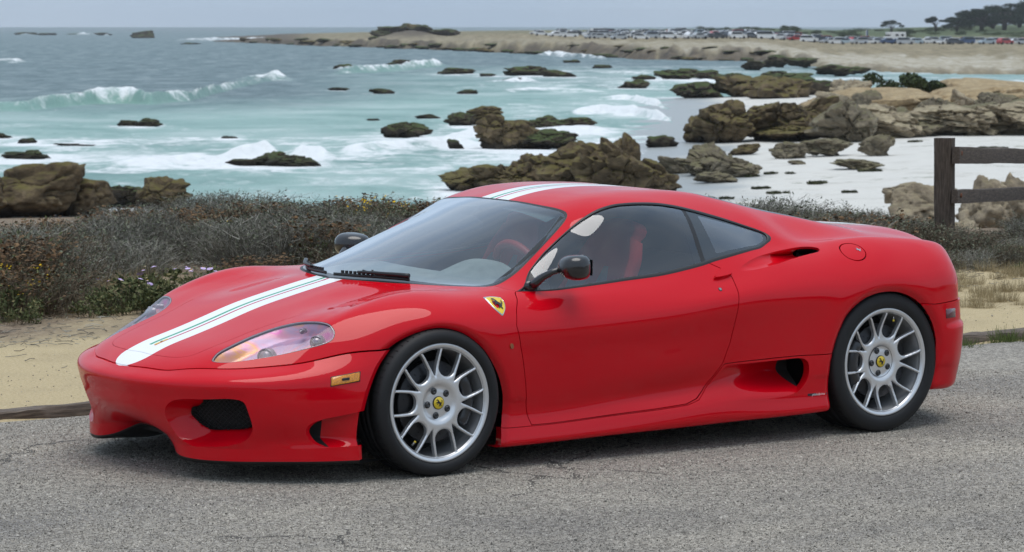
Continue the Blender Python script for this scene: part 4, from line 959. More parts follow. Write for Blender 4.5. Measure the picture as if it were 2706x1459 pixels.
# ================================================================ PLACE: frame of reference
ED = np.array([math.sin(YAW), math.cos(YAW)]); EL = np.array([math.cos(YAW), -math.sin(YAW)]); CXY = np.array(CAMP[:2])
SEA = -4.0
def at_dl(D, L): return CXY+D*ED+L*EL                       # depth and side offset from the viewpoint -> x, y
def dl(x, y): p = np.stack([np.asarray(x)-CXY[0], np.asarray(y)-CXY[1]], -1); return p@ED, p@EL
def lat(px, D): return (px-1353)/FPX*D
def spot(px, D, z=0.0): x, y = at_dl(D, lat(px, D)); return (float(x), float(y), float(z))
def sst(a): a = np.clip(a, 0, 1); return a*a*(3-2*a)
def vnoise(P, seed=0, octaves=4, lac=2.0, gain=.5):
    """value noise on numpy points (n,3) in [-1,1]"""
    P = np.asarray(P, float)+seed*17.31; tot = np.zeros(len(P)); amp = 1.; nrm = 0
    for o in range(octaves):
        i = np.floor(P).astype(np.int64); f_ = P-i; f_ = f_*f_*f_*(f_*(f_*6-15)+10); acc = np.zeros(len(P))
        for dx in (0,1):
            for dy in (0,1):
                for dz in (0,1):
                    h = ((i[:,0]+dx)*374761393+(i[:,1]+dy)*668265263+(i[:,2]+dz)*2147483647+seed*974711) & 0xffffffff
                    h = ((h ^ (h >> 13))*1274126177) & 0xffffffff; h = (h ^ (h >> 16)) & 0xffff
                    w = (f_[:,0] if dx else 1-f_[:,0])*(f_[:,1] if dy else 1-f_[:,1])*(f_[:,2] if dz else 1-f_[:,2])
                    acc += w*(h/32767.5-1)
        tot += amp*acc; nrm += amp; amp *= gain; P = P*lac+31.7
    return tot/nrm
def land(x, y):
    x = np.asarray(x, float); y = np.asarray(y, float); D, L = dl(x, y)
    px = 1353+L/np.maximum(D, 5)*FPX
    z = np.where(y < 1.72, TILT*y-.03, .030+.004*(y-1.72))
    right = sst((px-1500)/700)
    z = z-.04*right*sst((D-23)/7)-.35*sst((500-px)/500)*sst((D-25)/6)
    drop = sst((D-29.0)/21)
    z = z*(1-drop)+drop*(-2.3)
    z = z-1.45*sst((D-48)/60)
    lsh = 3.2+.055*(D-118)
    beach = np.clip(-4.0+.028*(L-lsh), -5.5, -3.55)
    z = z+(beach-z)*sst((D-85)/35)
    # far side of the road: verge and a low scrub bank
    back = sst((-10.5-y)/4); z = z*(1-back)+back*(-.20+2.6*sst((-15-y)/26)+3.0*sst((-40-y)/60))
    P = np.stack([x, y, 0*x], -1).reshape(-1,3)
    n = vnoise(P*.35, 3).reshape(x.shape)*.10*sst((y-1.9)/3)+vnoise(P*2.2, 5).reshape(x.shape)*.012*sst((y-1.8)/.5)
    n = n*(1-.75*sst((D-60)/40))
    return z+n+np.where(back > 0, vnoise(P*.15, 9).reshape(x.shape)*.5*back, 0)
def landz(x, y): return float(land(np.array([x]), np.array([y]))[0])

# ================================================================ PLACE: ground, road, path
def m_ground():
    m = mat('scrub_soil', (.2,.16,.11), .95); n = NB(m); v = n.coord('Object')
    a = n.noise(v, 1.6, 6, .6); b = n.noise(v, 22, 5, .7); c = n.noise(v, 120, 2, .6)
    soil = n.ramp(b, [(.30,(.085,.062,.045)),(.5,(.20,.150,.105)),(.68,(.33,.265,.19))])
    dirt = n.ramp(n.noise(v, 60, 4, .7), [(.25,(.36,.28,.150)),(.5,(.49,.395,.235)),(.75,(.58,.485,.32))])
    sand = n.ramp(n.noise(n.coord('Object', (.5,.5,.5)), 1.0, 9, .72), [(.3,(.50,.485,.44)),(.5,(.64,.625,.58)),(.75,(.56,.555,.525))])
    at = n.n('ShaderNodeAttribute', attribute_name='zone'); z = n.sep(at.outputs['Vector'])
    col = n.mix(n.math('ADD', z[0], n.math('MULTIPLY', n.math('SUBTRACT', a, .5), .9), clamp=True), soil, dirt)
    pebb = n.n('ShaderNodeTexVoronoi'); pebb.inputs['Scale'].default_value = 38; n.l(v, pebb.inputs['Vector'])
    col = n.mix(n.math('MULTIPLY', n.math('LESS_THAN', pebb.outputs['Distance'], .16), .55), col, (.22,.19,.15))
    weed = n.math('MULTIPLY', n.math('GREATER_THAN', n.noise(n.coord('Object', (1,1,1)), .55, 8, .72), .585), .8)
    sand2 = n.mix(n.math('MULTIPLY', weed, n.math('GREATER_THAN', n.noise(v, .12, 3), .5)), sand, (.30,.30,.24))
    wet = n.mix(z[2], sand2, (.34,.36,.355))
    col = n.mix(z[1], col, wet); n.base(col); n.rough(n.mix(n.math('MULTIPLY', z[2], z[1]), (.95,)*3, (.35,)*3))
    n.b.inputs['Specular IOR Level'].default_value = .2
    h = n.mix(.5, b, c); n.bump(h, .6, .03); return m
GND = m_ground()
def ground_sheet():
    Ds = np.concatenate([-np.geomspace(300, 2, 30), np.linspace(-1, 60, 200), np.geomspace(60.5, 260, 120), np.geomspace(265, 9000, 16)])
    Ls = np.concatenate([-np.geomspace(6000, 18, 22), np.linspace(-17.5, 17.5, 150), np.geomspace(18, 6000, 40)])
    DD, LL = np.meshgrid(Ds, Ls, indexing='ij'); xy = CXY+DD[...,None]*ED+LL[...,None]*EL
    z = land(xy[...,0], xy[...,1]); z = np.where(DD > 300, -5.5, z); z = np.where((np.abs(LL) > 400) & (DD > 60), -5.5, z)
    V = np.concatenate([xy, z[...,None]], -1).reshape(-1,3); nu, nv = DD.shape
    I = np.arange(nu*nv).reshape(nu, nv); F = np.stack([I[:-1,:-1], I[:-1,1:], I[1:,1:], I[1:,:-1]], -1).reshape(-1,4)
    o = mesh_np('ground', V, F, GND); o['kind'] = 'structure'
    D, L, y = DD.ravel(), LL.ravel(), V[:,1]; px = 1353+L/np.maximum(D, 5)*FPX
    edge = 5.3+.9*vnoise(V*.45, 4)+1.2*sst((px-2300)/300)+.4
    dirt = sst((edge-y)/.8)*(y > 1.2)*(D > 0)
    track = np.exp(-((px-(330+40*(D-22)))/120)**2)*sst((25.5-D)/2)*.55*(D > 0); dirt = np.maximum(dirt, track)
    sandm = sst((D-70)/18)*sst((px-850)/350); wetm = sandm*sst((-3.80+.10*vnoise(V*.25, 14)-V[:,2])/.09)
    a = o.data.attributes.new('zone', 'FLOAT_VECTOR', 'POINT'); a.data.foreach_set('vector', np.stack([dirt, sandm, wetm], -1).astype(np.float32).ravel())
    return o
ground_sheet()
def m_asphalt():
    m = mat('asphalt', (.15,.15,.14), .85); n = NB(m); v = n.coord('Object')
    vo = n.n('ShaderNodeTexVoronoi'); vo.inputs['Scale'].default_value = 62; vo.inputs['Randomness'].default_value = 1; n.l(v, vo.inputs['Vector'])
    vo2 = n.n('ShaderNodeTexVoronoi'); vo2.inputs['Scale'].default_value = 150; n.l(v, vo2.inputs['Vector'])
    chip = n.sep(vo.outputs['Color'])[0]; chip2 = n.sep(vo2.outputs['Color'])[1]
    c = n.ramp(chip, [(0,(.08,.075,.07)),(.28,(.18,.17,.155)),(.6,(.28,.265,.24)),(.9,(.38,.363,.33)),(1,(.46,.445,.41))])
    c2 = n.ramp(chip2, [(0,(.07,.066,.063)),(.5,(.25,.238,.22)),(1,(.50,.48,.44))])
    c = n.mix(.45, c, c2)
    big = n.noise(v, .55, 5, .6); c = n.mix(1.0, c, n.ramp(big, [(.28,(.80,.79,.79)),(.5,(1.14,1.11,1.06)),(.75,(1.38,1.34,1.26))]), 'MULTIPLY')
    tyre = n.noise(n.coord('Object', (.06,1.1,1)), 1.1, 3); c = n.mix(1.0, c, n.ramp(tyre, [(.35,(.84,.84,.86)),(.6,(1.14,1.12,1.08))]), 'MULTIPLY')
    wv = n.n('ShaderNodeVectorMath', operation='ADD'); nn_ = n.n('ShaderNodeTexNoise'); nn_.inputs['Scale'].default_value = 1.3; nn_.inputs['Detail'].default_value = 5; n.l(v, nn_.inputs['Vector']); n.l(v, wv.inputs[0]); n.l(nn_.outputs['Color'], wv.inputs[1])
    ck = n.n('ShaderNodeTexVoronoi', feature='DISTANCE_TO_EDGE'); ck.inputs['Scale'].default_value = .30; n.l(wv.outputs[0], ck.inputs['Vector']); crack = n.math('MULTIPLY', n.math('LESS_THAN', ck.outputs['Distance'], .0035), n.math('GREATER_THAN', n.noise(v, .5, 2), .52))
    c = n.mix(n.math('MULTIPLY', crack, .75), c, (.03,.03,.03))
    n.base(c); h = n.math('ADD', n.math('MULTIPLY', vo.outputs['Distance'], -1.0), n.math('MULTIPLY', vo2.outputs['Distance'], -.4)); n.bump(h, .8, .012)
    n.b.inputs['Specular IOR Level'].default_value = .25; return m
ASPH = m_asphalt()
def road_sheet():
    xs = np.concatenate([-np.geomspace(400, 8, 16), np.arange(-7.5, 12, .12), np.geomspace(13, 400, 16)]); ys = np.concatenate([np.linspace(-10.3, 0, 12), np.linspace(.5, 1.55, 6), [1.6,1.66,1.72]])
    X, Y = np.meshgrid(xs, ys, indexing='ij'); wob = .035*vnoise(np.stack([X.ravel()*1.4, 0*X.ravel(), 0*X.ravel()], -1), 8).reshape(X.shape)+.02*vnoise(np.stack([X.ravel()*6, 0*X.ravel(), 0*X.ravel()], -1), 2).reshape(X.shape)
    Y = np.where(Y > 1.5, Y+wob-.06, Y); Z = TILT*Y+.0-.02*sst((Y-1.6)/.1)
    V = np.stack([X, Y, Z], -1).reshape(-1,3); nu, nv = X.shape; I = np.arange(nu*nv).reshape(nu, nv)
    o = mesh_np('road', V, np.stack([I[:-1,:-1], I[1:,:-1], I[1:,1:], I[:-1,1:]], -1).reshape(-1,4), ASPH); o['kind'] = 'structure'
road_sheet()
def chippings():
    r = np.random.default_rng(3); n = 260000; D = 9.3+8.6*r.random(n)**1.15; px = r.uniform(-120, 2830, n); L = (px-1353)/FPX*D; xy = CXY+D[:,None]*ED+L[:,None]*EL; xy = xy[xy[:,1] < 1.58]; n = len(xy)
    rad = r.uniform(.0025,.0058,n)*(1+.6*(r.random(n) < .06)); h = rad*r.uniform(.45,.95,n); a = r.uniform(0, 6.28, n); z = TILT*xy[:,1]; b = np.concatenate([xy, z[:,None]], 1); V = []
    for k in range(4): t = a+k*math.pi/2+r.uniform(-.4,.4,n); q = rad*r.uniform(.7,1.25,n); V.append(b+np.stack([q*np.cos(t), q*np.sin(t), -.001+0*q], 1))
    for k in range(2): V.append(b+np.stack([rad*r.uniform(-.45,.45,n), rad*r.uniform(-.45,.45,n), h], 1))
    V = np.stack(V, 1); F = np.array([[0,1,4],[1,5,4],[1,2,5],[2,3,5],[3,4,5],[3,0,4]]); F = (F[None]+6*np.arange(n)[:,None,None]).reshape(-1,3)
    m = mat('road_stone', (.3,.3,.28), .85); q = NB(m); g = q.n('ShaderNodeNewGeometry'); c = q.ramp(g.outputs['Random Per Island'], [(0,(.12,.112,.102)),(.25,(.21,.198,.18)),(.6,(.285,.268,.24)),(.9,(.35,.333,.30)),(1,(.46,.44,.405))])
    big = q.noise(q.coord('Object'), .55, 5, .6); c = q.mix(1.0, c, q.ramp(big, [(.28,(.80,.79,.79)),(.5,(1.14,1.11,1.06)),(.75,(1.38,1.34,1.26))]), 'MULTIPLY'); q.base(c); q.b.inputs['Specular IOR Level'].default_value = .25
    o = mesh_np('road_chippings', V.reshape(-1,3), F, m, None, smooth=False); o['kind'] = 'stuff'
chippings()
# timber edging: weathered logs laid end to end along the road
WOOD = mat('weathered_wood', (.17,.125,.09), .85); _n = NB(WOOD); _v = _n.coord('Object', (2.2,26,26)); _g = _n.noise(_v, 3, 6, .65)
_n.base(_n.ramp(_g, [(.28,(.045,.034,.027)),(.5,(.115,.088,.068)),(.72,(.22,.175,.135))])); _n.bump(_g, .5, .01)
def rough_beam(name, length, w, h, m, seed, parent=None, seg=40, jit=.012):
    """squared timber along +x with worn, uneven faces"""
    prof = [(-.5,-.5),(-.5,.3),(-.42,.46),(-.1,.5),(.25,.5),(.44,.44),(.5,.25),(.5,-.5)]; V = []; k = len(prof)
    for i in range(seg+1):
        x = length*i/seg
        for a, b in prof: V.append((x, a*w, b*h))
    V = np.array(V); nn = vnoise(V*np.array([3.0,9,9])+seed*3.3, seed, 3); n2 = vnoise(V*np.array([1.0,2,2])+seed, seed+1, 2)
    V[:,1] += jit*nn+jit*.8*n2; V[:,2] += jit*np.roll(nn, 3)+jit*n2
    F = [(i*k+j, i*k+(j+1)%k, (i+1)*k+(j+1)%k, (i+1)*k+j) for i in range(seg) for j in range(k)]+[tuple(range(k)), tuple(range(seg*k, seg*k+k))[::-1]]
    o = mesh_np(name, V, [q[::-1] for q in F], m, parent, smooth=True); sharp_by_angle(o.data, 38); return o
x = -9.2
for i in range(9):
    Lg = 2.1+.5*((i*37) % 5)/5
    o = rough_beam('edging_log', Lg, .13, .08, WOOD, 20+i, jit=.032); o.location = (x, 1.79+.02*math.sin(i*2.1), landz(x+1, 1.85)-.004); o.rotation_euler = (0, 0, R((-1)**i*.6))
    left = x < 1.5
    tag(o, 'weathered timber log edging the asphalt ahead of the red car' if left else 'weathered timber log edging the asphalt behind the red car', 'log', 'timber logs edging the road ahead' if left else 'timber logs edging the road behind'); x += Lg+.03

# ================================================================ PLACE: sea
def m_sea():
    m = mat('sea_water', (.2,.3,.3), .45, spec=.22); n = NB(m); v = n.coord('Object')
    a = n.n('ShaderNodeAttribute', attribute_name='surf'); s = n.sep(a.outputs['Vector'])      # x foam, y churned shallow water, z wave face
    vs = n.coord('Object', (.09,.055,.1)); big = n.noise(vs, 1.0, 6, .6, .4); st_ = n.noise(n.coord('Object', (.34,.20,.2)), 1.0, 8, .66, .9); fine = n.noise(n.coord('Object', (1.7,.9,1)), 1.0, 6, .72, .6)
    deep = n.ramp(n.noise(n.coord('Object', (.30,.075,.1)), 1, 9, .72), [(.34,(.040,.078,.090)),(.5,(.105,.158,.172)),(.66,(.23,.285,.30))])
    aqua = n.ramp(big, [(.3,(.14,.27,.245)),(.5,(.27,.42,.385)),(.72,(.45,.56,.535))])
    c = n.mix(s[1], deep, aqua); c = n.mix(s[2], c, (.19,.35,.295))
    f1 = n.math('ADD', n.math('MULTIPLY', s[0], 1.0), n.math('MULTIPLY', n.math('SUBTRACT', st_, .5), 2.1)); 
    f1 = n.math('ADD', f1, n.math('MULTIPLY', n.math('SUBTRACT', fine, .5), 1.3))
    foam = n.n('ShaderNodeMapRange', interpolation_type='SMOOTHSTEP'); foam.inputs[1].default_value = .22; foam.inputs[2].default_value = .95; n.l(f1, foam.inputs[0])
    c = n.mix(foam.outputs[0], c, (.80,.83,.84)); n.base(c)
    n.rough(n.mix(foam.outputs[0], (.45,)*3, (.85,)*3))
    n.bump(n.mix(.5, st_, fine), .8, .6); return m
SEAM_ = m_sea()
ROCK_SPOTS = []     # filled by the rock list: (D, L, radius)
# breakers: (px from, px to, depth from, depth to, height, foam, face)
BREAK = [([(-80,292,.5),(60,291,.5),(180,278,.8),(260,270,1.0),(340,268,1.0),(400,273,.7),(450,266,.75),(500,263,.6),(560,246,.65),(620,232,.5),(700,214,.45),(780,206,.2)],1.25,1.0),
 ([(600,213,.3),(680,210,1.0),(750,211,1.0),(800,215,.3)],.7,.3),([(-60,164,.5),(20,164,1.),(60,163,1.),(95,166,.2)],.8,.1),([(860,196,.3),(960,190,.7),(1060,184,.8),(1150,176,1.),(1200,174,.3)],1.3,.9),
 ([(560,420,.2),(640,408,.9),(700,402,1.),(760,408,.3)],.5,.2),([(740,412,.2),(800,404,.9),(850,408,.9),(900,416,.2)],.5,.3),([(250,440,.2),(400,430,.8),(520,424,.9),(640,436,.2)],.35,.0),([(880,398,.3),(980,392,.8),(1090,384,.9),(1200,376,.8),(1290,384,.2)],.4,.1),
 ([(1150,372,.4),(1250,352,.9),(1330,348,.9),(1420,352,.9),(1560,346,.9),(1640,352,.2)],.4,.0),([(1480,300,.2),(1580,292,.9),(1680,300,1.),(1760,318,1.),(1790,330,.3)],.55,.0),([(1560,262,.2),(1660,262,.8),(1740,280,.9),(1785,300,.3)],.5,.0),([(1280,248,.2),(1400,236,.6),(1560,244,.6),(1660,250,.2)],.3,.1),([(1300,218,.2),(1380,208,.8),(1440,216,.3)],.5,.1),
 ([(20,92,.3),(120,94,1.),(240,93,1.),(340,98,.5)],2.2,0),([(430,108,.3),(560,108,.8),(700,107,.9),(760,110,.2)],1.6,0),([(1390,150,.2),(1450,146,1.),(1540,152,.8),(1640,160,.3)],.9,0),([(840,178,.2),(900,182,.8),(960,186,.3)],.5,.1),([(1900,222,.3),(2000,226,.7),(2160,214,.7),(2260,206,.3)],.3,0),([(1560,190,.3),(1700,196,.7),(1860,214,.6),(1960,222,.2)],.3,0)]
def sea_sheet():
    Ds = np.concatenate([np.linspace(92, 330, 420), np.geomspace(331, 1500, 240), np.geomspace(1520, 30000, 40)])
    ts = np.concatenate([[-40,-12,-5,-2.5,-1.2,-.6], np.linspace(-.42, .42, 330), [.6,1.2,2.5,5,12,40]])*1353/FPX/.42*.42
    ts = np.concatenate([-np.geomspace(8, .22, 14), np.linspace(-.21, .21, 420), np.geomspace(.22, 8, 14)])
    DD, TT = np.meshgrid(Ds, ts, indexing='ij'); LL = DD*TT; P = np.stack([LL.ravel(), DD.ravel(), 0*LL.ravel()], -1)
    px = (1353+TT*FPX).ravel(); D = DD.ravel(); L = LL.ravel()
    z = .10*vnoise(P*np.array([.10,.28,1]), 3, 4)+.05*vnoise(P*np.array([.4,.9,1]), 4, 3); z *= 1+1.5*sst((D-250)/400)
    foam = np.zeros(len(D)); face = np.zeros(len(D))
    wig = vnoise(P*np.array([.06,.02,1]), 12, 3)
    rag = vnoise(P*np.array([.30,.05,1]), 21, 4, gain=.65); rag2 = vnoise(P*np.array([.9,.35,1]), 23, 3)
    for pts, h, fa in BREAK:
        q_ = np.array(pts); cen = FPX*(CAMP[2]-SEA)/(np.interp(px, q_[:,0], q_[:,1])-70.5); amp = np.interp(px, q_[:,0], q_[:,2])*sst((px-q_[0,0])/60)*sst((q_[-1,0]-px)/60)
        cen = cen*(1+.022*wig)+.9*rag; wd = 1.5*np.maximum(1, cen/240); q = (D-cen)/wd; am = np.clip(amp*(1+.55*rag), 0, 1.5)
        z += h*am*np.where(q < 0, np.exp(-(q/.95)**2), np.exp(-(q/3.2)**2))
        foam += am*(.95*np.exp(-((q-.7)/1.7)**2)+.45*np.exp(-((q+2.2)/2.2)**2)*(fa < .5)+.35*np.exp(-((q-3)/4.5)**2))*(.75+.6*rag2); face += fa*amp*np.exp(-((q+1.1)/1.3)**2)
    # surf zone: more foam towards the beach and around the rocks
    zone = sst((330-D)/170); zone = np.maximum(zone, sst((px-900)/500)*sst((560-D)/180))
    foam += zone*(.10+.30*sst((px-950)/700))+.22*sst((200-D)/60)*zone
    patch = vnoise(P*np.array([.018,.045,1]), 31, 4); foam += zone*.75*patch
    for rd, rl, rr in ROCK_SPOTS:
        e = np.hypot((L-rl)/(rr*1.5), (D-rd)/(rr*2.6+2.5)); foam += .55*np.exp(-(e/1.0)**2)*(zone > .05)
    foam = foam*(.35+.65*sst((D-60)/60))
    aq = np.clip(.08+1.0*sst((290-D)/110)+.75*sst((px-700)/600)*sst((520-D)/170)+.35*wig*zone+.5*np.clip(face, 0, 1), 0, 1)
    xy = CXY+D[:,None]*ED+L[:,None]*EL; V = np.concatenate([np.stack([L, D], -1), z[:,None]], -1)
    nu, nv = DD.shape; I = np.arange(nu*nv).reshape(nu, nv)
    o = mesh_np('sea', V, np.stack([I[:-1,:-1], I[:-1,1:], I[1:,1:], I[1:,:-1]], -1).reshape(-1,4)[:,::-1], SEAM_); o['kind'] = 'structure'
    o.location = (CXY[0], CXY[1], SEA); o.rotation_euler = (0, 0, -YAW)
    at_ = o.data.attributes.new('surf', 'FLOAT_VECTOR', 'POINT'); at_.data.foreach_set('vector', np.stack([np.clip(foam, 0, 1.6), aq, np.clip(face, 0, 1)], -1).astype(np.float32).ravel())

# ================================================================ PLACE: rocks
def m_rock(name, cols, moss, wet):
    m = mat(name, cols[1], .9); n = NB(m); v = n.coord('Object'); g = n.n('ShaderNodeNewGeometry')
    a = n.noise(v, 1.1, 8, .68, .3); b = n.noise(n.coord('Object', (1.5,1.5,4)), 2.4, 8, .75); c = n.ramp(a, [(.28, cols[0]), (.5, cols[1]), (.72, cols[2])])
    c = n.mix(1.0, c, n.ramp(b, [(.3,(.42,.40,.37)),(.5,(1,1,1)),(.7,(1.4,1.36,1.27))]), 'MULTIPLY')
    nz_ = n.sep(g.outputs['Normal'])[2]; mo = n.math('MULTIPLY', n.math('SUBTRACT', n.math('ADD', nz_, n.math('MULTIPLY', n.noise(v, 3.0, 5), .9)), 1.0), 2.2, clamp=True)
    c = n.mix(n.math('MULTIPLY', mo, moss[3]), c, moss[:3])
    pz = n.sep(g.outputs['Position'])[2]; w = n.math('MULTIPLY', n.math('SUBTRACT', wet, n.math('ADD', pz, n.math('MULTIPLY', n.math('SUBTRACT', a, .5), .9))), 2.5, clamp=True)
    c = n.mix(n.math('MULTIPLY', w, .85), c, (.020,.017,.014)); n.base(c)
    n.bump(n.mix(.5, a, b), .7, .12); n.b.inputs['Specular IOR Level'].default_value = .3; return m
RK = {'brown': m_rock('brown_rock', [(.040,.028,.016),(.105,.076,.043),(.20,.15,.088)], (.115,.10,.022,.75), -3.55),
      'dark': m_rock('dark_wet_rock', [(.02,.016,.012),(.055,.043,.03),(.11,.085,.055)], (.055,.085,.018,.85), -3.5),
      'tan': m_rock('tan_rock', [(.15,.12,.085),(.31,.255,.18),(.46,.39,.28)], (.22,.20,.10,.35), -3.95),
      'sandy': m_rock('sandy_rock', [(.20,.14,.075),(.37,.27,.155),(.50,.40,.26)], (.24,.20,.10,.3), -3.95),
      'grey': m_rock('grey_brown_rock', [(.075,.062,.045),(.17,.142,.10),(.27,.23,.165)], (.12,.12,.04,.5), -3.8)}
_ico = bmesh.new(); bmesh.ops.create_icosphere(_ico, subdivisions=5, radius=1.0); ICO_V = np.array([v.co[:] for v in _ico.verts]); ICO_F = np.array([[v.index for v in f.verts] for f in _ico.faces]); _ico.free()
_ico = bmesh.new(); bmesh.ops.create_icosphere(_ico, subdivisions=4, radius=1.0); ICO4_V = np.array([v.co[:] for v in _ico.verts]); ICO4_F = np.array([[v.index for v in f.verts] for f in _ico.faces]); _ico.free()
def worley(P, seed):
    """cellular noise: F1, F2 and the nearest cell's random value"""
    i = np.floor(P).astype(np.int64); f1 = np.full(len(P), 9.); f2 = np.full(len(P), 9.); cv = np.zeros(len(P))
    for dx in (-1,0,1):
        for dy in (-1,0,1):
            for dz in (-1,0,1):
                c = i+[dx,dy,dz]; h = (c[:,0]*73856093 ^ c[:,1]*19349663 ^ c[:,2]*83492791 ^ (seed*2654435)) & 0x7fffffff
                j = []
                for k in range(4): h = (h*1103515245+12345) & 0x7fffffff; j.append(((h >> 8) & 0xffff)/65535.)
                d = np.sqrt(((c+np.stack(j[:3], 1)-P)**2).sum(1)); nr = d < f1; f2 = np.where(nr, f1, np.minimum(f2, d)); cv = np.where(nr, j[3], cv); f1 = np.where(nr, d, f1)
    return f1, f2, cv
def rock_mesh(seed, craggy=1.0, hi=True):
    V = (ICO_V if hi else ICO4_V).copy(); F = ICO_F if hi else ICO4_F; r = np.random.default_rng(seed)
    n = r.normal(size=(15,3)); n /= np.linalg.norm(n, axis=1)[:,None]; off = r.uniform(.72,1.0,15); rad = np.min(off[None,:]/np.clip(V@n.T, .22, None), 1); rad = np.clip(rad, .5, 1.5)
    U = V*rad[:,None]; w = vnoise(U*1.7, seed+7, 3)[:,None]*.25; S = np.array([1.0,1.0,1.35])
    a1, b1, c1 = worley((U+w)*1.25*S+seed*.37, seed); d = .34*(c1-.5)-.17*np.exp(-((b1-a1)/.09)**2)
    a2, b2, c2 = worley((U+w)*3.0*S+seed*.61, seed+3); d += .075*(c2-.5)-.055*np.exp(-((b2-a2)/.07)**2)
    if hi: d += .020*vnoise(U*9, seed+120, 3)
    d += .10*vnoise(U*1.3, seed, 2); return U*(1+d*craggy)[:,None], F
ROCKM = {}
def rock(px, D, wpx, hpx, style, label, group=None, seed=0, depth=.8, sink=.18, z0=None, lean=0, hi=True, smooth=False):
    """a boulder: centre pixel column, depth, apparent width and height in photo pixels turned into metres"""
    w = wpx/FPX*D; h = hpx/FPX*D; x, y = at_dl(D, lat(px, D)); zb = (max(SEA, landz(x, y)) if z0 is None else z0)
    key = (seed % 22, hi) if hi else (seed % 8, hi)
    if key not in ROCKM: ROCKM[key] = rock_mesh(key[0]+1, hi=hi)
    if smooth: key = ('smooth', seed); ROCKM[key] = rock_mesh(seed, .35 if style == 'sandy' else .7)
    V, F = ROCKM[key]; ca_, sa_ = math.cos(seed*1.9), math.sin(seed*1.9); V = np.stack([V[:,0]*ca_-V[:,1]*sa_, V[:,0]*sa_+V[:,1]*ca_, V[:,2]], 1); lo, hi_ = V.min(0), V.max(0); U = (V-lo)/(hi_-lo)
    W = np.stack([(U[:,0]-.5)*w, (U[:,1]-.5)*w*depth, U[:,2]*h*(1+sink)-h*sink], 1); W[:,0] += lean*W[:,2]
    o = mesh_np('rock', W, F, RK[style]); sharp_by_angle(o.data, 34) if wpx > 120 and not smooth else None
    o.location = (x, y, zb); o.rotation_euler = (0, 0, -YAW+R((seed*53) % 16-8)); tag(o, label, 'rock', group)
    if zb < -3.7: ROCK_SPOTS.append((D, lat(px, D), w/2))
    return o
rd = lambda row, z=SEA: FPX*(CAMP[2]-z)/(row-70.5)          # depth of a point at height z seen at a photo row
G1 = 'mossy brown rocks below the scrub, beside the surf'
L1_ = 'mossy brown boulder at the water below the scrub bank'
for px, D, w, h, sd in ((60,100,330,150,1),(210,101,190,105,2),(-90,98,230,140,8)): rock(px, D, w, h, 'brown', {1:'tallest mossy brown boulder at the water below the scrub bank',2:'mossy brown boulder leaning on the tallest one below the scrub bank',8:'mossy brown boulder seaward of the tallest one below the scrub bank'}[sd], None, sd, smooth=True)
for px, D, w, h, sd in ((330,106,190,60,3),(430,105,150,85,4)): rock(px, D, w, h, 'dark' if sd == 3 else 'brown', 'low dark boulder with an orange face beside the mossy rocks' if sd == 4 else 'low dark wet ledge between the mossy boulder and the surf', None, sd)
G2 = 'dark wet rocks standing in the surf'; L2_ = 'dark wet rock standing alone in the foaming surf'
for px, row, w, h, sd in ((70,420,130,26,5),(72,379,55,16,6),(8,365,55,17,7),(200,384,120,7,8),(640,436,90,18,10),(700,434,110,36,11),(775,437,150,30,12),(1075,362,140,42,15),(1204,390,48,24,16),(1750,391,90,32,17),(895,239,60,9,18),(1010,247,70,15,19),(1236,248,60,13,20),(1130,312,70,12,21),(985,318,40,6,22),(605,366,50,8,23),(1350,212,60,8,24)):
    rock(px, rd(row), w, h, 'dark', L2_, G2, sd, hi=w > 100, sink=.55)
for px, row, w, h, sd in ((345,333,70,17,9),(393,333,80,23,13)): rock(px, rd(row), w, h, 'dark', 'green topped twin rock in the shallows inside the breaking wave', 'green twin rocks inside the breaker', sd, sink=.5)
G3 = 'rock stack the waves wash through'
for px, row, w, h, sd, lb in ((1215,333,90,40,25,'mossy end of the rock arch the waves wash through'),(1270,330,130,52,26,'mossy top of the rock arch the waves wash through'),(1335,389,170,88,27,'tall brown central rock the waves wash around'),(1380,389,120,70,28,'tall brown central rock the waves wash around'),(1455,391,150,52,29,'low dark rock at the foot of the central surf rock'),(1430,345,120,42,30,'dark rock ridge behind the central surf rock'),(1520,345,120,36,31,'dark rock ridge behind the central surf rock')):
    rock(px, rd(row), w, h, 'brown' if sd in (27,28,26) else 'dark', lb, G3, sd)
G4 = 'big olive brown rocks behind the roof of the red car'
for px, row, w, h, sd, D_ in ((1225,505,150,62,32,0),(1330,508,190,78,33,0),(1420,508,200,105,34,0),(1520,510,230,140,35,0),(1640,512,260,150,36,0),(1648,505,90,145,37,3),(1730,512,150,90,38,0)):
    rock(px, rd(row)+D_, w, h, 'brown', {32:'low rounded end lump of the olive outcrop behind the car roof, touching the water',33:'second low lump of the olive outcrop behind the car roof',34:'stepped middle block of the olive outcrop behind the car roof',35:'broad domed block of the olive outcrop behind the car roof',36:'largest block of the olive outcrop behind the car roof',37:'narrow pointed peak on top of the olive outcrop',38:'low inland toe of the olive outcrop beside the sand'}[sd], None, sd, depth=1.0)
G5 = 'grey brown rocks on the white sand'
for px, row, w, h, sd in ((1800,462,130,48,40),(1870,470,180,90,41),(1945,476,140,55,42),(1890,490,120,30,43)): rock(px, rd(row), w, h, 'grey', {40:'low lumpy rock at the wet edge of the white sand',41:'highest lumpy grey brown rock at the edge of the white sand',42:'lumpy rock leaning inland from the highest grey brown one',43:'flat stone at the foot of the lumpy grey brown rocks'}[sd], None, sd)
rock(1965, rd(418), 90, 30, 'brown', 'small golden brown rock behind the lumpy grey rocks', None, 44)
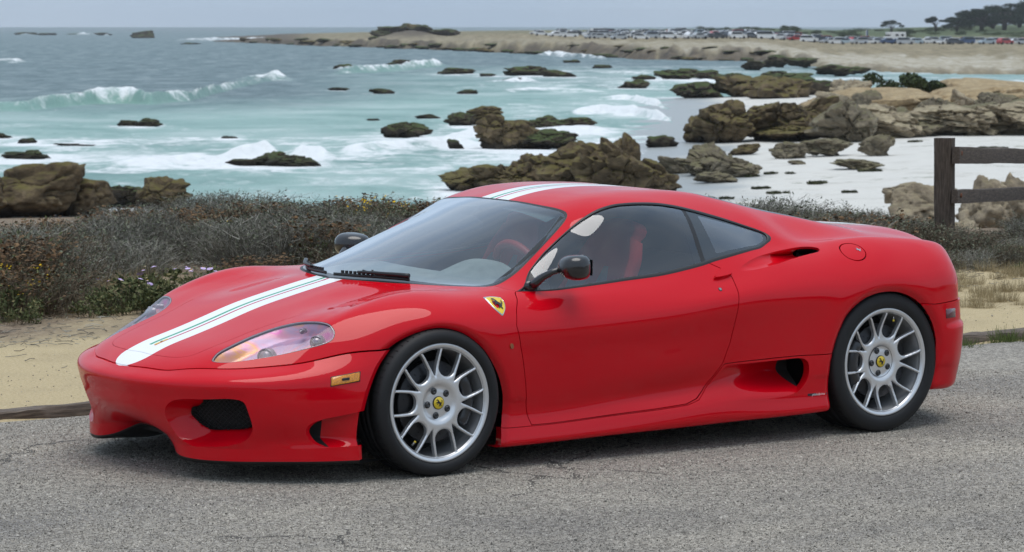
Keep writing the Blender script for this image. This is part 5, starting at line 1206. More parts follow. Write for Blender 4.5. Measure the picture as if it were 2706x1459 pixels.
for px, row, w, h, sd, lb in ((2085,416,110,46,45,'brown boulder on the sand, half of a joined pair'),(2185,412,150,48,46,'grey brown boulder on the sand, half of a joined pair'),(2315,416,100,60,47,'steep sided single boulder alone on the white sand'),(2265,448,150,28,48,'flat seaweed covered rock on the white sand'),(2105,432,50,12,49,'flat dark stone lying below the paired boulders')): rock(px, rd(row, -3.75), w, h, 'grey', lb, None, sd, hi=w > 90)
# the big outcrop running inland on the right
G6 = 'brown end of the long outcrop by the water'; G7 = 'tan terraces of the long outcrop'
for px, row, w, h, sd in ((1860,372,120,70,50),(1905,375,170,115,51),(1985,372,200,105,52),(2060,372,190,100,53),(2140,366,180,110,54),(2110,375,260,55,55)): rock(px, rd(row, -3.85), w, h, 'brown', {50:'outermost low crag at the seaward tip of the long outcrop',51:'tall dark crag behind the tip of the long outcrop',52:'brown crag next inland from the tall dark crag',53:'brown crag in the middle of the seaward outcrop',54:'high brown crag where the outcrop turns tan',55:'long low rock at the foot of the brown crags'}[sd], None, sd, depth=1.2)
for px, row, w, h, sd in ((2225,368,200,112,56),(2310,360,230,92,57),(2400,358,240,76,58),(2500,356,260,80,59),(2600,355,240,84,60),(2700,356,260,92,61),(2790,356,240,92,62)): rock(px, rd(row, -3.6), w, h, 'tan' if sd % 2 else 'grey', {56:'first grey terrace block beside the brown crags of the outcrop',57:'tan terrace block below the dark bush of the outcrop',58:'low grey terrace block above the steep single boulder',59:'low tan terrace block beyond the steep single boulder',60:'grey terrace block above the fence post',61:'tan terrace block above the top fence rail',62:'last grey terrace block beyond the top fence rail'}[sd], None, sd, depth=1.3)
for px, D, w, h, sd in ((2330,190,420,92,63),(2520,196,560,96,64),(2720,198,560,104,65)): rock(px, D, w, h, 'sandy', 'smooth sandy crown of the long outcrop, behind its terraces', 'crown of the long outcrop', sd, depth=1.5, z0=-3.7, smooth=True)
for px, D, w, h, sd in ((2210,186,150,88,66),(2290,184,110,96,67),(2250,192,120,112,68),(2480,182,130,80,69),(2640,184,160,88,75),(2560,188,110,92,76)): rock(px, D, w, h, 'grey' if sd % 2 else 'tan', 'cracked rock breaking through the sandy crown of the outcrop', 'rocks on the outcrop crown', sd, depth=.8, z0=-3.7)
# near boulders by the fence
for px, D, w, h, sd, lb in ((2440,72,215,118,70,'smooth grey tan boulder left of the fence post'),(2405,80,150,66,71,'rounded grey boulder capping the pile behind the fence'),(2615,66,170,185,72,'tall split tan boulder seen between the fence rails'),(2710,68,190,178,73,'tall tan boulder seen behind the fence rails'),(2545,64,130,88,74,'low tan boulder under the lower fence rail')): rock(px, D, w, h, 'tan', lb, None, sd, z0=-2.55, depth=.9, smooth=True)
# dark reefs between the surf and the headland
G8 = 'dark reefs in the far surf'
for px, row, w, h, sd in ((1050,174,75,18,80),(1205,196,110,18,81),(1290,202,50,9,82),(1390,200,130,28,83),(1470,203,110,20,84),(1675,233,90,24,85),(1700,210,70,14,86),(1800,209,150,28,87),(1880,211,90,24,88),(1850,262,160,44,89),(1960,262,190,58,90),(2060,268,200,58,91),(2150,262,120,40,92),(2080,222,150,26,93),(2200,200,120,22,94),(2260,200,80,15,95),(1990,186,70,22,96),(2050,178,80,24,97),(2120,180,90,20,98),(1940,222,90,26,99),(1590,180,60,10,100),(1510,166,50,9,101),(910,182,60,14,102),(960,190,40,8,103)): rock(px, rd(row), w, h, 'dark' if sd not in (90,91) else 'brown', 'dark reef rock in the white water short of the headland', G8, sd, hi=False, sink=.5)
for px, row, w, h, sd in ((378,101,68,21,104),(75,92,70,7,105),(130,93,60,6,106),(205,93,60,5,107),(270,93,60,7,108),(505,117,60,5,109)): rock(px, rd(row), w, h, 'dark', 'lone dome shaped rock on the open sea near the horizon' if sd == 104 else 'thin dark reef awash on the open sea near the horizon', None if sd == 104 else 'reefs near the horizon', sd, hi=False, sink=.6)
sea_sheet()
# ================================================================ PLACE: headland with its car park
def m_head():
    m = mat('headland', (.3,.26,.17), .95); n = NB(m); a = n.n('ShaderNodeAttribute', attribute_name='zone'); s = n.sep(a.outputs['Vector']); v = n.coord('Object')
    tan = n.ramp(n.noise(n.coord('Object', (.45,.07,.1)), 1, 9, .75), [(.3,(.075,.068,.032)),(.46,(.19,.155,.088)),(.6,(.32,.27,.17)),(.8,(.46,.41,.30))])
    green = n.ramp(n.noise(n.coord('Object', (.40,.07,.1)), 1, 8, .75), [(.3,(.03,.045,.018)),(.55,(.075,.105,.035)),(.75,(.16,.165,.07))])
    rockc = n.ramp(n.noise(n.coord('Object', (.35,.16,.4)), 1, 8, .75), [(.3,(.028,.022,.016)),(.55,(.11,.085,.055)),(.75,(.21,.165,.105))])
    white = n.ramp(n.noise(n.coord('Object', (.55,.09,.1)), 1, 9, .75), [(.3,(.20,.165,.10)),(.5,(.36,.32,.235)),(.68,(.60,.58,.52))])
    c = n.mix(s[2], tan, white); c = n.mix(s[1], c, green); c = n.mix(s[0], c, rockc); n.base(c); n.bump(n.noise(v, .4, 5), .6, .8); return m
HEAD = m_head()
HP = np.array([560,630,800,1000,1200,1400,1550,1700,1900,2050,2200,2400,2706,3100,3600]); HD0 = np.array([1260,1190,1010,890,780,694,630,575,545,528,440,400,380,370,360])
def head_z(px, D):
    D0 = np.interp(px, HP, HD0); t = D-D0; P = np.stack([px*.02, D*.012, 0*px], -1)
    hr = np.interp(px, [560,640,760,1000,1400,2000,2200,2600,3600], [.1,.6,1.6,2.3,2.6,2.4,.8,.7,.7])
    z = SEA-.6+(hr+.6)*sst(t/np.interp(px,[560,1000,2000,2200,3600],[30,30,34,30,30]))
    z += 1.0*sst((t-60)/250)*np.interp(px, [560,800,1400,3600], [0,.4,.9,1.2])
    z += np.interp(px, [560,1400,1800,2200,2500,2900,3600], [0,0.4,1.3,2.2,4.2,6.0,8])*sst((D-980)/500)
    rough = np.exp(-((t-18)/26)**2)
    z += 1.3*np.exp(-((px-1080)/70)**2)*np.exp(-((D-1010)/60)**2)*1.7
    z += (.9*rough*np.interp(px, [560,2050,2250,3600], [1,1,.35,.2])+.30)*vnoise(P*np.array([3.2,2.2,1]), 6, 6, gain=.65)
    return z
def headland():
    pxs = np.concatenate([np.linspace(560, 2800, 260), np.linspace(2820, 5200, 30)]); tt = np.concatenate([np.linspace(0, .12, 26), np.linspace(.13, 1, 60)])
    PX, T = np.meshgrid(pxs, tt, indexing='ij'); D0 = np.interp(PX, HP, HD0); D = D0-6+(np.maximum(1750, D0+400)-D0)*T
    z = head_z(PX.ravel(), D.ravel()); L = (PX.ravel()-1353)/FPX*D.ravel(); Df = D.ravel()
    V = np.stack([L, Df, z-SEA], -1); nu, nv = PX.shape; I = np.arange(nu*nv).reshape(nu, nv)
    o = mesh_np('headland', V, np.stack([I[:-1,:-1], I[1:,:-1], I[1:,1:], I[:-1,1:]], -1).reshape(-1,4), HEAD); o['kind'] = 'structure'
    o.location = (CXY[0], CXY[1], SEA); o.rotation_euler = (0, 0, -YAW)
    t = Df-D0.ravel(); px = PX.ravel(); nn = vnoise(np.stack([px*.03, Df*.02, 0*px], -1), 15, 4)
    rockm = sst((30+26*nn-t)/16)*np.interp(px, [560,2000,2150,3600], [1,1,.45,.25])+np.exp(-((px-1080)/75)**2)*np.exp(-((Df-1010)/70)**2)*1.4+sst((860-px)/120)
    green = sst((Df-960)/220+.35*nn)*np.interp(px, [560,1350,1750,3600], [0,.25,1,1])
    white = np.interp(px, [560,1500,2000,2200,3600], [0,.25,.8,1,1])*sst((170+70*nn-t)/60)*sst((t-14)/14)
    a = o.data.attributes.new('zone', 'FLOAT_VECTOR', 'POINT'); a.data.foreach_set('vector', np.clip(np.stack([rockm, green, white], -1), 0, 1).astype(np.float32).ravel())
headland(); _hr = np.random.default_rng(31)
for k, px in enumerate(np.concatenate([np.arange(650, 2080, 30), np.arange(1000, 1200, 16)])):
    D_ = float(np.interp(px, HP, HD0))+(_hr.uniform(-2,26) if k < 48 else 0); 
    if k >= 48: D_ = 1000.+_hr.uniform(-15,25)
    wpx_, hpx_ = _hr.uniform(28,75), _hr.uniform(5,12)+(10 if k >= 48 else 0); z_ = max(SEA, float(head_z(np.array([float(px)]), np.array([D_]))[0])-.3)
    rock(float(px)+_hr.uniform(-12,12), D_, wpx_, hpx_, 'dark' if k % 3 else 'brown', 'low dark rock along the shore of the far headland' if k < 48 else 'rock of the dark mound rising from the far headland', 'rocks along the headland shore' if k < 48 else 'dark mound on the headland', 400+k, hi=False, z0=z_)
# ---- small cars of the far car park
FARGLASS = mat('far_car_glass', (.02,.025,.03), .1, spec=.5); FARTYRE = mat('far_car_tyre', (.02,.02,.02), .8)
def car_mesh(kind, paint):
    """one low-detail car, 4.4 m long along x: body with wheel arches, glazed cabin, wheels"""
    Lh = 2.2; prof = {'sedan': [(-2.2,.45),(-2.15,.72),(-1.2,.86),(-.55,1.38),(.75,1.42),(1.45,.98),(2.1,.92),(2.2,.5)],
        'hatch': [(-2.0,.45),(-1.95,.78),(-1.15,.92),(-.5,1.45),(1.3,1.48),(1.85,.98),(1.95,.55)],
        'suv': [(-2.2,.5),(-2.15,.95),(-1.25,1.08),(-.7,1.68),(1.75,1.70),(2.1,1.15),(2.15,.55)],
        'van': [(-2.3,.5),(-2.25,1.0),(-1.75,1.2),(-1.2,1.92),(2.25,1.95),(2.35,1.1),(2.35,.5)]}[kind]
    parts, fm = [], []
    hw = .88
    V = []; n = len(prof)
    for s_ in (-1, 1):
        for x, z in prof: V.append((x, s_*(hw if z < 1.1 else hw-.16), z))
        V.append((prof[-1][0]-.1, s_*hw, .28)); V.append((prof[0][0]+.1, s_*hw, .28))
    n += 2; F = [tuple(range(n))[::-1], tuple(range(n, 2*n))]+[(i, (i+1)%n, n+(i+1)%n, n+i) for i in range(n)]
    parts.append((np.array(V), F)); fm += [0]*len(F)
    xs = [p for p in prof if p[1] > 1.2]; x0, x1 = xs[0][0], xs[-1][0]; zt = max(p[1] for p in prof)-.10; zb = prof[2][1]+.04
    for s_ in (-1, 1):
        v = np.array([(x0-.34, s_*(hw-.015), zb+.02), (x1+.36, s_*(hw-.015), zb+.02), (x1-.05, s_*(hw-.13), zt), (x0+.06, s_*(hw-.13), zt)]); v[:,1] += s_*.03
        parts.append((v, [(0,1,2,3) if s_ < 0 else (3,2,1,0)])); fm.append(1)
    p2, p3 = prof[2], prof[3]; parts.append((np.array([(p2[0]+.02,-hw+.12,p2[1]+.06),(p3[0]-.03,-hw+.24,p3[1]-.04),(p3[0]-.03,hw-.24,p3[1]-.04),(p2[0]+.02,hw-.12,p2[1]+.06)])+np.array([-.03,0,.03]), [(0,1,2,3)[::-1]])); fm.append(1)
    for wx in (-1.35, 1.3):
        for s_ in (-1, 1):
            v, f = lathe_vf([(.0001,-.1),(.32,-.1),(.32,.1),(.0001,.1)], 12); parts.append((v+np.array([wx, s_*.82, .32]), f)); fm += [2]*len(f)
    v, f = join_vf(parts); me = mesh_np('parked_car', v, f, None, None, smooth=False, mats=[paint, FARGLASS, FARTYRE], fmat=fm); d = me.data; bpy.data.objects.remove(me); return d
CP = {'white': (.78,.78,.78), 'silver': (.46,.48,.50), 'dark grey': (.07,.075,.085), 'blue': (.05,.09,.19), 'red': (.42,.03,.03), 'pale blue': (.45,.55,.62)}
CP = {k: mat('far_paint_'+k.replace(' ', '_'), c, .3, coat=.6) for k, c in CP.items()}
CARM = {(k, c): car_mesh(k, CP[c]) for k in ('sedan','hatch','suv','van') for c in CP if not (k == 'van' and c not in ('white','silver'))}
_r = np.random.default_rng(11); KN = {'sedan':'saloon','hatch':'hatchback','suv':'estate','van':'van'}
def far_car(px, D, kind, col, rot):
    o = bpy.data.objects.new('parked_car', CARM[(kind, col)]); C.objects.link(o); x, y = at_dl(D, lat(px, D)); z = float(head_z(np.array([float(px)]), np.array([float(D)]))[0])
    o.location = (x, y, z+.02); o.rotation_euler = (0, 0, -YAW+rot); nm = KN[kind]
    tag(o, f'distant {col} {nm} parked in the rows on the far headland', 'car' if kind != 'van' else 'van', f'{col} {nm}s parked on the headland'); return o
rows_ = [(1640,2740,765,26,.9),(1560,2740,800,30,.8),(1500,2320,840,31,.8),(1440,2250,885,30,.75),(1430,2140,935,29,.7),(1420,2060,990,28,.7),(1480,1990,1050,27,.65),(1560,1960,1120,26,.6)]
for a, b, D, stp, pr in rows_:
    for px in np.arange(a, b, stp):
        if _r.random() > pr: continue
        col = _r.choice(['white','silver','dark grey','blue','red','pale blue'], p=[.40,.24,.17,.09,.05,.05]); kind = _r.choice(['sedan','hatch','suv','van'], p=[.4,.25,.27,.08])
        if kind == 'van' and col not in ('white','silver'): kind = 'suv'
        far_car(float(px+_r.uniform(-6,6)), float(D+_r.uniform(-9,9)), kind, col, _r.choice([0, math.pi])+_r.uniform(-.2,.2)+(.5 if _r.random() < .4 else 0))
# camper and flag
def camper():
    e = empty('camper_van', (0,0,0)); w = CP['white']
    obj_vf('body', join_vf([box_vf((.6,0,1.75),(4.6,2.1,2.1)), box_vf((-2.3,0,1.2),(1.4,2.0,1.0)), box_vf((-1.7,0,2.45),(1.4,2.0,.7))]), w, e, smooth=False, bevel=.12)
    obj_vf('windscreen', box_vf((-2.2,0,1.75),(.9,1.8,.55)), FARGLASS, e, smooth=False)
    for k, (x_, w_) in enumerate(((.2,.9),(1.8,.8))): obj_vf('window', box_vf((x_,-1.06,2.0),(w_,.04,.55)), FARGLASS, e, smooth=False)
    for x_ in (-2.1, 1.6):
        for s_ in (-1,1): v, f = lathe_vf([(.0001,-.12),(.42,-.12),(.42,.12),(.0001,.12)], 16); obj_vf('wheel', (v+np.array([x_, s_*.95, .42]), f), FARTYRE, e)
    D = 880; x, y = at_dl(D, lat(2362, D)); e.location = (x, y, float(head_z(np.array([2362.]), np.array([880.]))[0])); e.rotation_euler = (0,0,-YAW+.3)
    tag(e, 'tall white camper standing above the parked cars on the headland', 'camper')
camper()
e = empty('banner_flag', spot(2286, 850, float(head_z(np.array([2286.]), np.array([850.]))[0]))); obj_vf('pole', tube_vf([(0,0,0),(0,0,3.4)], .06, 6), CP['white'], e)
obj_vf('flag', box_vf((.35,0,2.5),(.6,.03,1.6)), CP['blue'], e, smooth=False); tag(e, 'small blue banner on a white pole beside the parked cars', 'flag')

# ================================================================ PLACE: trees on the headland
BARK = mat('dark_bark', (.05,.04,.03), .9)
def m_leaf(name, c0, c1, tr=.15):
    m = mat(name, c0, .75); n = NB(m); oi = n.n('ShaderNodeObjectInfo'); v = n.coord('Object'); a = n.noise(v, 1.7, 4); g = n.n('ShaderNodeNewGeometry')
    k = n.math('ADD', n.math('MULTIPLY', a, .6), n.math('MULTIPLY', g.outputs['Random Per Island'], .5)); n.base(n.ramp(k, [(.25, c0), (.75, c1)])); n.b.inputs['Specular IOR Level'].default_value = .2; return m
NEEDLE = m_leaf('cypress_foliage', (.012,.020,.012), (.035,.052,.024))
def leaf_cloud(rng_, pads, size, per):
    """small leaf faces spread through flattened pads (cx,cy,cz,rx,ry,rz)"""
    V = []; 
    for cx, cy, cz, rx, ry, rz in pads:
        p = rng_.normal(size=(per,3)); p /= np.linalg.norm(p, axis=1)[:,None]; p *= (rng_.random(per)**.45)[:,None]; p = p*[rx,ry,rz]+[cx,cy,cz]
        a = rng_.normal(size=(per,3)); a /= np.linalg.norm(a, axis=1)[:,None]; b = np.cross(a, rng_.normal(size=(per,3))); b /= np.linalg.norm(b, axis=1)[:,None]; s_ = size*rng_.uniform(.5,1.3,per)[:,None]
        V.append(np.stack([p-a*s_, p+b*s_*.6, p+a*s_, p-b*s_*.6], 1))
    V = np.vstack(V); n = len(V); return V.reshape(-1,3), np.arange(4*n).reshape(-1,4)
def cypress(px, D, hpx, wpx, seed, label, group=None, lean=.1, zoff=0):
    r = np.random.default_rng(seed); h = hpx/FPX*D; w = wpx/FPX*D; z0 = float(head_z(np.array([float(px)]), np.array([float(D)]))[0])+zoff; e = empty('cypress_tree', spot(px, D, z0-.15), -YAW)
    parts = []; pads = []; top = h
    for k in range(3 if w > h else 2): 
        bx = (k-1)*.06*w; P = [(bx*.2,0,0),(bx*.6+lean*h*.2,0,h*.3),(bx*1.6+lean*h*.5,0,h*.62)]; parts.append(tube_vf(P, [.05*h,.035*h,.02*h], 7))
    for k in range(11 if group is None else 22):
        a = r.uniform(-1,1); cx = a*w*.42+lean*h*.5; cz = h*(.93-.28*a*a)-r.uniform(0,.22 if group is None else .5)*h; pads.append((cx, r.uniform(-.25,.25)*w, cz, w*r.uniform(.10,.2), w*r.uniform(.10,.2), h*r.uniform(.06,.12)))
        P = [(lean*h*.3,0,h*.4),(cx*.6,pads[-1][1]*.5,cz-.12*h),(cx,pads[-1][1],cz)]; parts.append(tube_vf(P, [.018*h,.012*h,.006*h], 5))
    obj_vf('trunk', join_vf(parts), BARK, e); V, F = leaf_cloud(r, pads, h*.028, 420); mesh_np('crown', V, F, NEEDLE, e, smooth=False)
    tag(e, label, 'tree', group)
cypress(2352, 1250, 34, 66, 1, 'lone flat topped cypress standing apart on the far green rise', None, .15)
cypress(2470, 1250, 42, 60, 2, 'slim open cypress beside the dense cypress grove', None, -.1)
for k, (px, h, w) in enumerate(((2525,44,90),(2590,66,130),(2650,78,150),(2720,82,160),(2560,52,110),(2800,80,150),(2620,60,140),(2690,62,150),(2760,66,150))): cypress(px, 1230+k*12, h, w, 10+k, 'dark spreading cypress of the dense grove on the far rise', 'cypress grove on the far rise', .05)
BUSH = m_leaf('bush_foliage', (.022,.034,.014), (.07,.092,.032))
def far_bush(px, D, w, h, seed):
    r = np.random.default_rng(seed); e = empty('shrub', spot(px, D, float(head_z(np.array([float(px)]), np.array([float(D)]))[0])-.1), -YAW); s_ = 1/FPX*D
    pads = [(r.uniform(-.4,.4)*w*s_, r.uniform(-.3,.3)*w*s_, h*s_*r.uniform(.25,.62), w*s_*.28, w*s_*.28, h*s_*.36) for _ in range(6)]
    V, F = leaf_cloud(r, pads, h*s_*.09, 120); mesh_np('foliage', V, F, BUSH, e, smooth=False); obj_vf('stem', tube_vf([(0,0,0),(0,0,h*s_*.4)], .05*h*s_, 6), BARK, e)
    tag(e, 'rounded dark green bush on the rise behind the parked cars', 'bush', 'bushes on the far rise')
for k in range(46):
    px = _r.uniform(1850, 2720); far_bush(px, _r.uniform(1080, 1330), _r.uniform(26, 62), _r.uniform(8, 17), 200+k)
# ================================================================ PLACE: fence
FW = mat('fence_wood', (.085,.06,.045), .85); _n = NB(FW); _v = _n.coord('Object', (3,30,30)); _g = _n.noise(_v, 3, 6, .65)
_n.base(_n.ramp(_g, [(.28,(.030,.022,.017)),(.5,(.078,.056,.042)),(.74,(.15,.115,.09))])); _n.bump(_g, .5, .008)
RUST = mat('rusty_bolt', (.16,.06,.03), .8)
fe = empty('wooden_fence', spot(2496, 26.0, 0)); pz = landz(*spot(2496, 26)[:2])
dirv = at_dl(30.0, 4.86)-at_dl(26.0, lat(2496, 26)); fang = math.atan2(dirv[1], dirv[0]); fe.rotation_euler = (0, 0, fang); dl_ = float(np.hypot(*dirv))
def fpart(name, L_, w, h, loc, rot, seed):
    o = rough_beam(name, L_, w, h, FW, seed, fe, seg=24, jit=.006); o.location = loc; o.rotation_euler = rot; return o
for k in range(2): fpart('post', 1.25, .150, .150, (k*dl_*1.05, .0, pz-.25-.17*k), (0, -math.pi/2, 0), 40+k)
sl = math.atan2(-.175, dl_)
rl1 = fpart('rail', dl_*1.12, .062, .135, (-.085, -.108, .895), (0, -sl, 0), 44); rl2 = fpart('rail', dl_*1.12, .055, .112, (-.095, -.105, .560), (0, -sl, 0), 45)
for zz_ in (.905, .565):
    v, f = lathe_vf([(.0001,-.148),(.014,-.147),(.019,-.143),(.020,-.136)], 12); obj_vf('bolt', (v+np.array([.005,0,zz_]), f), RUST, fe)
tag(fe, 'dark brown post and rail fence of weathered timber at the top of the beach', 'fence')

# ================================================================ PLACE: plants
def m_plant(name, stops, rough=.8):
    m = mat(name, stops[0][1], rough); n = NB(m); g = n.n('ShaderNodeNewGeometry'); oi = n.n('ShaderNodeObjectInfo')
    k = n.math('ADD', n.math('MULTIPLY', g.outputs['Random Per Island'], .8), n.math('MULTIPLY', oi.outputs['Random'], .2)); n.base(n.ramp(k, stops)); n.b.inputs['Specular IOR Level'].default_value = .2; return m
TWIG = m_plant('grey_twigs', [(0,(.055,.050,.038)),(.35,(.135,.125,.100)),(.7,(.27,.255,.215)),(1,(.50,.48,.42))])
TWIGB = m_plant('brown_twigs', [(0,(.035,.026,.018)),(.5,(.11,.082,.055)),(1,(.26,.205,.145))])
RUSTH = m_plant('rust_flower_heads', [(0,(.05,.028,.014)),(.5,(.12,.068,.032)),(1,(.21,.13,.065))])
LEAFG = m_plant('green_leaves', [(0,(.028,.036,.014)),(.45,(.075,.092,.036)),(.8,(.16,.17,.075)),(1,(.26,.20,.10))])
LEAFS = m_plant('sage_leaves', [(0,(.055,.062,.040)),(.6,(.145,.16,.105)),(1,(.27,.285,.20))])
YEL = m_plant('yellow_petals', [(0,(.60,.36,.01)),(1,(.80,.56,.03))]); PUR = m_plant('lilac_petals', [(0,(.42,.30,.60)),(1,(.62,.50,.76))]); CREAM = m_plant('cream_seed_heads', [(0,(.40,.31,.17)),(1,(.58,.48,.30))])
DRY = m_plant('dry_grass', [(0,(.17,.125,.06)),(.5,(.33,.26,.145)),(1,(.52,.44,.28))]); GRN = m_plant('fresh_grass', [(0,(.05,.075,.018)),(1,(.16,.20,.06))])
def ribbons(P, wd):
    """thin three-sided stems: P (n,k,3) paths, wd (n,k) half widths"""
    n, k, _ = P.shape; T = np.gradient(P, axis=1); T /= np.linalg.norm(T, axis=2)[...,None]+1e-9; r = np.random.default_rng(n+k)
    A = np.cross(T, r.normal(size=(n,1,3))); A /= np.linalg.norm(A, axis=2)[...,None]+1e-9; B = np.cross(T, A); V = []
    for j in range(3):
        a = 2*np.pi*j/3; V.append(P+(A*math.cos(a)+B*math.sin(a))*wd[...,None])
    V = np.stack(V, 2)                       # n,k,3,3
    I = np.arange(n*k*3).reshape(n,k,3); F = []
    for j in range(3): F.append(np.stack([I[:,:-1,j], I[:,:-1,(j+1)%3], I[:,1:,(j+1)%3], I[:,1:,j]], -1).reshape(-1,4))
    return V.reshape(-1,3), np.vstack(F)
def stems(r, n, rad, hmin, hmax, spread, w, k=4, droop=.15, wob=.05):
    az = r.uniform(0, 2*np.pi, n); rr = rad*np.sqrt(r.random(n)); base = np.stack([rr*np.cos(az), rr*np.sin(az), np.zeros(n)], 1)
    az2 = az+r.normal(0, .7, n); L_ = r.uniform(hmin, hmax, n); tilt = np.abs(r.normal(0, spread, n)); d = np.stack([np.sin(tilt)*np.cos(az2), np.sin(tilt)*np.sin(az2), np.cos(tilt)], 1)
    t = np.linspace(0, 1, k); P = base[:,None]+d[:,None]*L_[:,None,None]*t[None,:,None]; P[...,2] -= droop*L_[:,None]*t**2*np.sin(tilt)[:,None]; P += np.cumsum(r.normal(0, wob, P.shape), 1)*L_[:,None,None]*.35
    P[:,0] = base; P[...,2] = np.maximum(P[...,2], .0); P[...,2] = .52*np.tanh(P[...,2]/.50); return P, np.repeat((w*r.uniform(.6,1.3,n))[:,None], k, 1)*np.linspace(1, .45, k)[None,:]
def side_twigs(r, P, n, L0, w, k=3):
    i = r.integers(0, len(P), n); j = r.integers(1, P.shape[1], n); b = P[i,j]; par = P[i,j]-P[i,j-1]; par /= np.linalg.norm(par, axis=1)[:,None]+1e-9
    d = par+r.normal(0, .75, (n,3)); d[:,2] += .25; d /= np.linalg.norm(d, axis=1)[:,None]; L_ = L0*r.uniform(.4,1.3,n); t = np.linspace(0, 1, k)
    Q = b[:,None]+d[:,None]*L_[:,None,None]*t[None,:,None]+np.cumsum(r.normal(0,.012,(n,k,3)),1)*(t>0)[None,:,None]; Q[...,2] = np.maximum(Q[...,2], .0); Q[...,2] = .52*np.tanh(Q[...,2]/.47); return Q, np.repeat((w*r.uniform(.6,1.2,n))[:,None], k, 1)*np.linspace(1,.5,k)[None,:]
def leaves(r, C_, L0, W0, up=.4):
    n = len(C_); a = r.normal(size=(n,3)); a[:,2] += up; a /= np.linalg.norm(a, axis=1)[:,None]; b = np.cross(a, r.normal(size=(n,3))); b /= np.linalg.norm(b, axis=1)[:,None]; l = (L0*r.uniform(.6,1.3,n))[:,None]; w = (W0*r.uniform(.7,1.2,n))[:,None]; c = np.cross(a, b)
    V = np.stack([C_, C_+a*l*.5+b*w+c*w*.35, C_+a*l, C_+a*l*.5-b*w+c*w*.35], 1); return V.reshape(-1,3), np.arange(4*n).reshape(-1,4)
def discs(r, C_, rad, k=7, tilt=.35):
    n = len(C_); nn = r.normal(0, tilt, (n,3)); nn[:,2] += 1; nn /= np.linalg.norm(nn, axis=1)[:,None]; a = np.cross(nn, [1,0,0.]); a /= np.linalg.norm(a, axis=1)[:,None]; b = np.cross(nn, a); R_ = (rad*r.uniform(.7,1.3,n))[:,None]
    V = [C_+nn*R_*.35]+[C_+R_*(a*math.cos(t)+b*math.sin(t)) for t in np.linspace(0, 2*np.pi, k, endpoint=False)]; V = np.stack(V, 1); I = np.arange(n)[:,None]*(k+1)
    return V.reshape(-1,3), np.vstack([np.concatenate([I, I+1+j, I+1+(j+1)%k], 1) for j in range(k)])
def jn(parts):
    V, F, o = [], [], 0
    for v, f in parts: V.append(v); F.append(np.asarray(f)+o); o += len(v)
    return np.vstack(V), F
def mk_part(name, parts, m):
    V, Fs = jn(parts); me = bpy.data.meshes.new(name); me.from_pydata(V.tolist(), [], [tuple(q) for f in Fs for q in f.tolist()]); me.materials.append(m); me.update(); return (name, me)
def proto_twiggy(seed, m=TWIG, leafy=0):
    r = np.random.default_rng(seed); P, w = stems(r, 260, .24, .20, .46, .80, .0034, 5, .35, .09); Q, w2 = side_twigs(r, P, 900, .13, .0021); Q2, w3 = side_twigs(r, Q, 700, .07, .0016)
    out = [mk_part('twigs', [ribbons(P, w), ribbons(Q, w2), ribbons(Q2, w3)], m)]
    i = r.integers(0, len(Q), 760+leafy); out.append(mk_part('leaves', [leaves(r, Q[i,-1]+r.normal(0,.012,(len(i),3)), .026, .0062)], LEAFS)); return out
def proto_rust(seed):
    r = np.random.default_rng(seed); P, w = stems(r, 170, .20, .24, .46, .50, .0026, 4, .15, .05); Q, w2 = side_twigs(r, P, 340, .10, .0018); i = r.integers(0, len(Q), 330)
    g = r.normal(size=(520,3))*[.15,.15,.07]+[0,0,.13]; return [mk_part('stems', [ribbons(P, w), ribbons(Q, w2)], TWIGB), mk_part('flower_heads', [discs(r, np.vstack([P[:,-1], Q[i,-1]]), .0135)], RUSTH), mk_part('leaves', [leaves(r, g, .035, .008)], LEAFG)]
def proto_green(seed, flower=None, h=.26):
    r = np.random.default_rng(seed); g = []
    for _ in range(26):
        c = np.array([r.uniform(-.28,.28), r.uniform(-.28,.28), r.uniform(.02,h)]); g.append(c+r.normal(size=(30,3))*[.035,.035,.022])
    out = [mk_part('leaves', [leaves(r, np.vstack(g), .055, .011, .7)], LEAFG)]; P, w = stems(r, 60, .22, .10, h+.06, .5, .0028, 4); out.append(mk_part('stems', [ribbons(P, w)], TWIGB))
    if flower == 'daisy':
        S, w = stems(r, 9, .22, h+.03, h+.14, .28, .0026, 4); out += [mk_part('flower_stalks', [ribbons(S, w)], LEAFG), mk_part('petals', [discs(r, S[:6,-1], .022, 9, .3)], PUR), mk_part('flower_centres', [discs(r, S[:6,-1]+[0,0,.006], .006, 7)], YEL), mk_part('seed_heads', [discs(r, S[6:,-1], .013, 7)], CREAM)]
    if flower == 'yellow':
        S, w = stems(r, 10, .24, h+.03, h+.14, .35, .0024, 4); out += [mk_part('flower_stalks', [ribbons(S, w)], LEAFS), mk_part('petals', [discs(r, np.vstack([S[:,-1]+r.normal(0,.012,(10,3)) for _ in range(3)]), .008, 6)], YEL)]
    return out
def proto_grass(seed, m, n=150, h=.24, rad=.12):
    r = np.random.default_rng(seed); P, w = stems(r, n, rad, h*.4, h, .40, .0020, 4, .5, .04); return [mk_part('blades', [ribbons(P, w)], m)]
PROTO = {'twig': [proto_twiggy(100+i) for i in range(5)], 'twigb': [proto_twiggy(120+i, TWIGB, 500) for i in range(2)], 'rust': [proto_rust(140+i) for i in range(3)], 'green': [proto_green(160+i) for i in range(3)], 'daisy': [proto_green(170+i, 'daisy') for i in range(2)], 'yellow': [proto_green(180+i, 'yellow', .22) for i in range(2)], 'dry': [proto_grass(190+i, DRY) for i in range(3)], 'grass': [proto_grass(195+i, GRN, 90, .10, .10) for i in range(2)]}
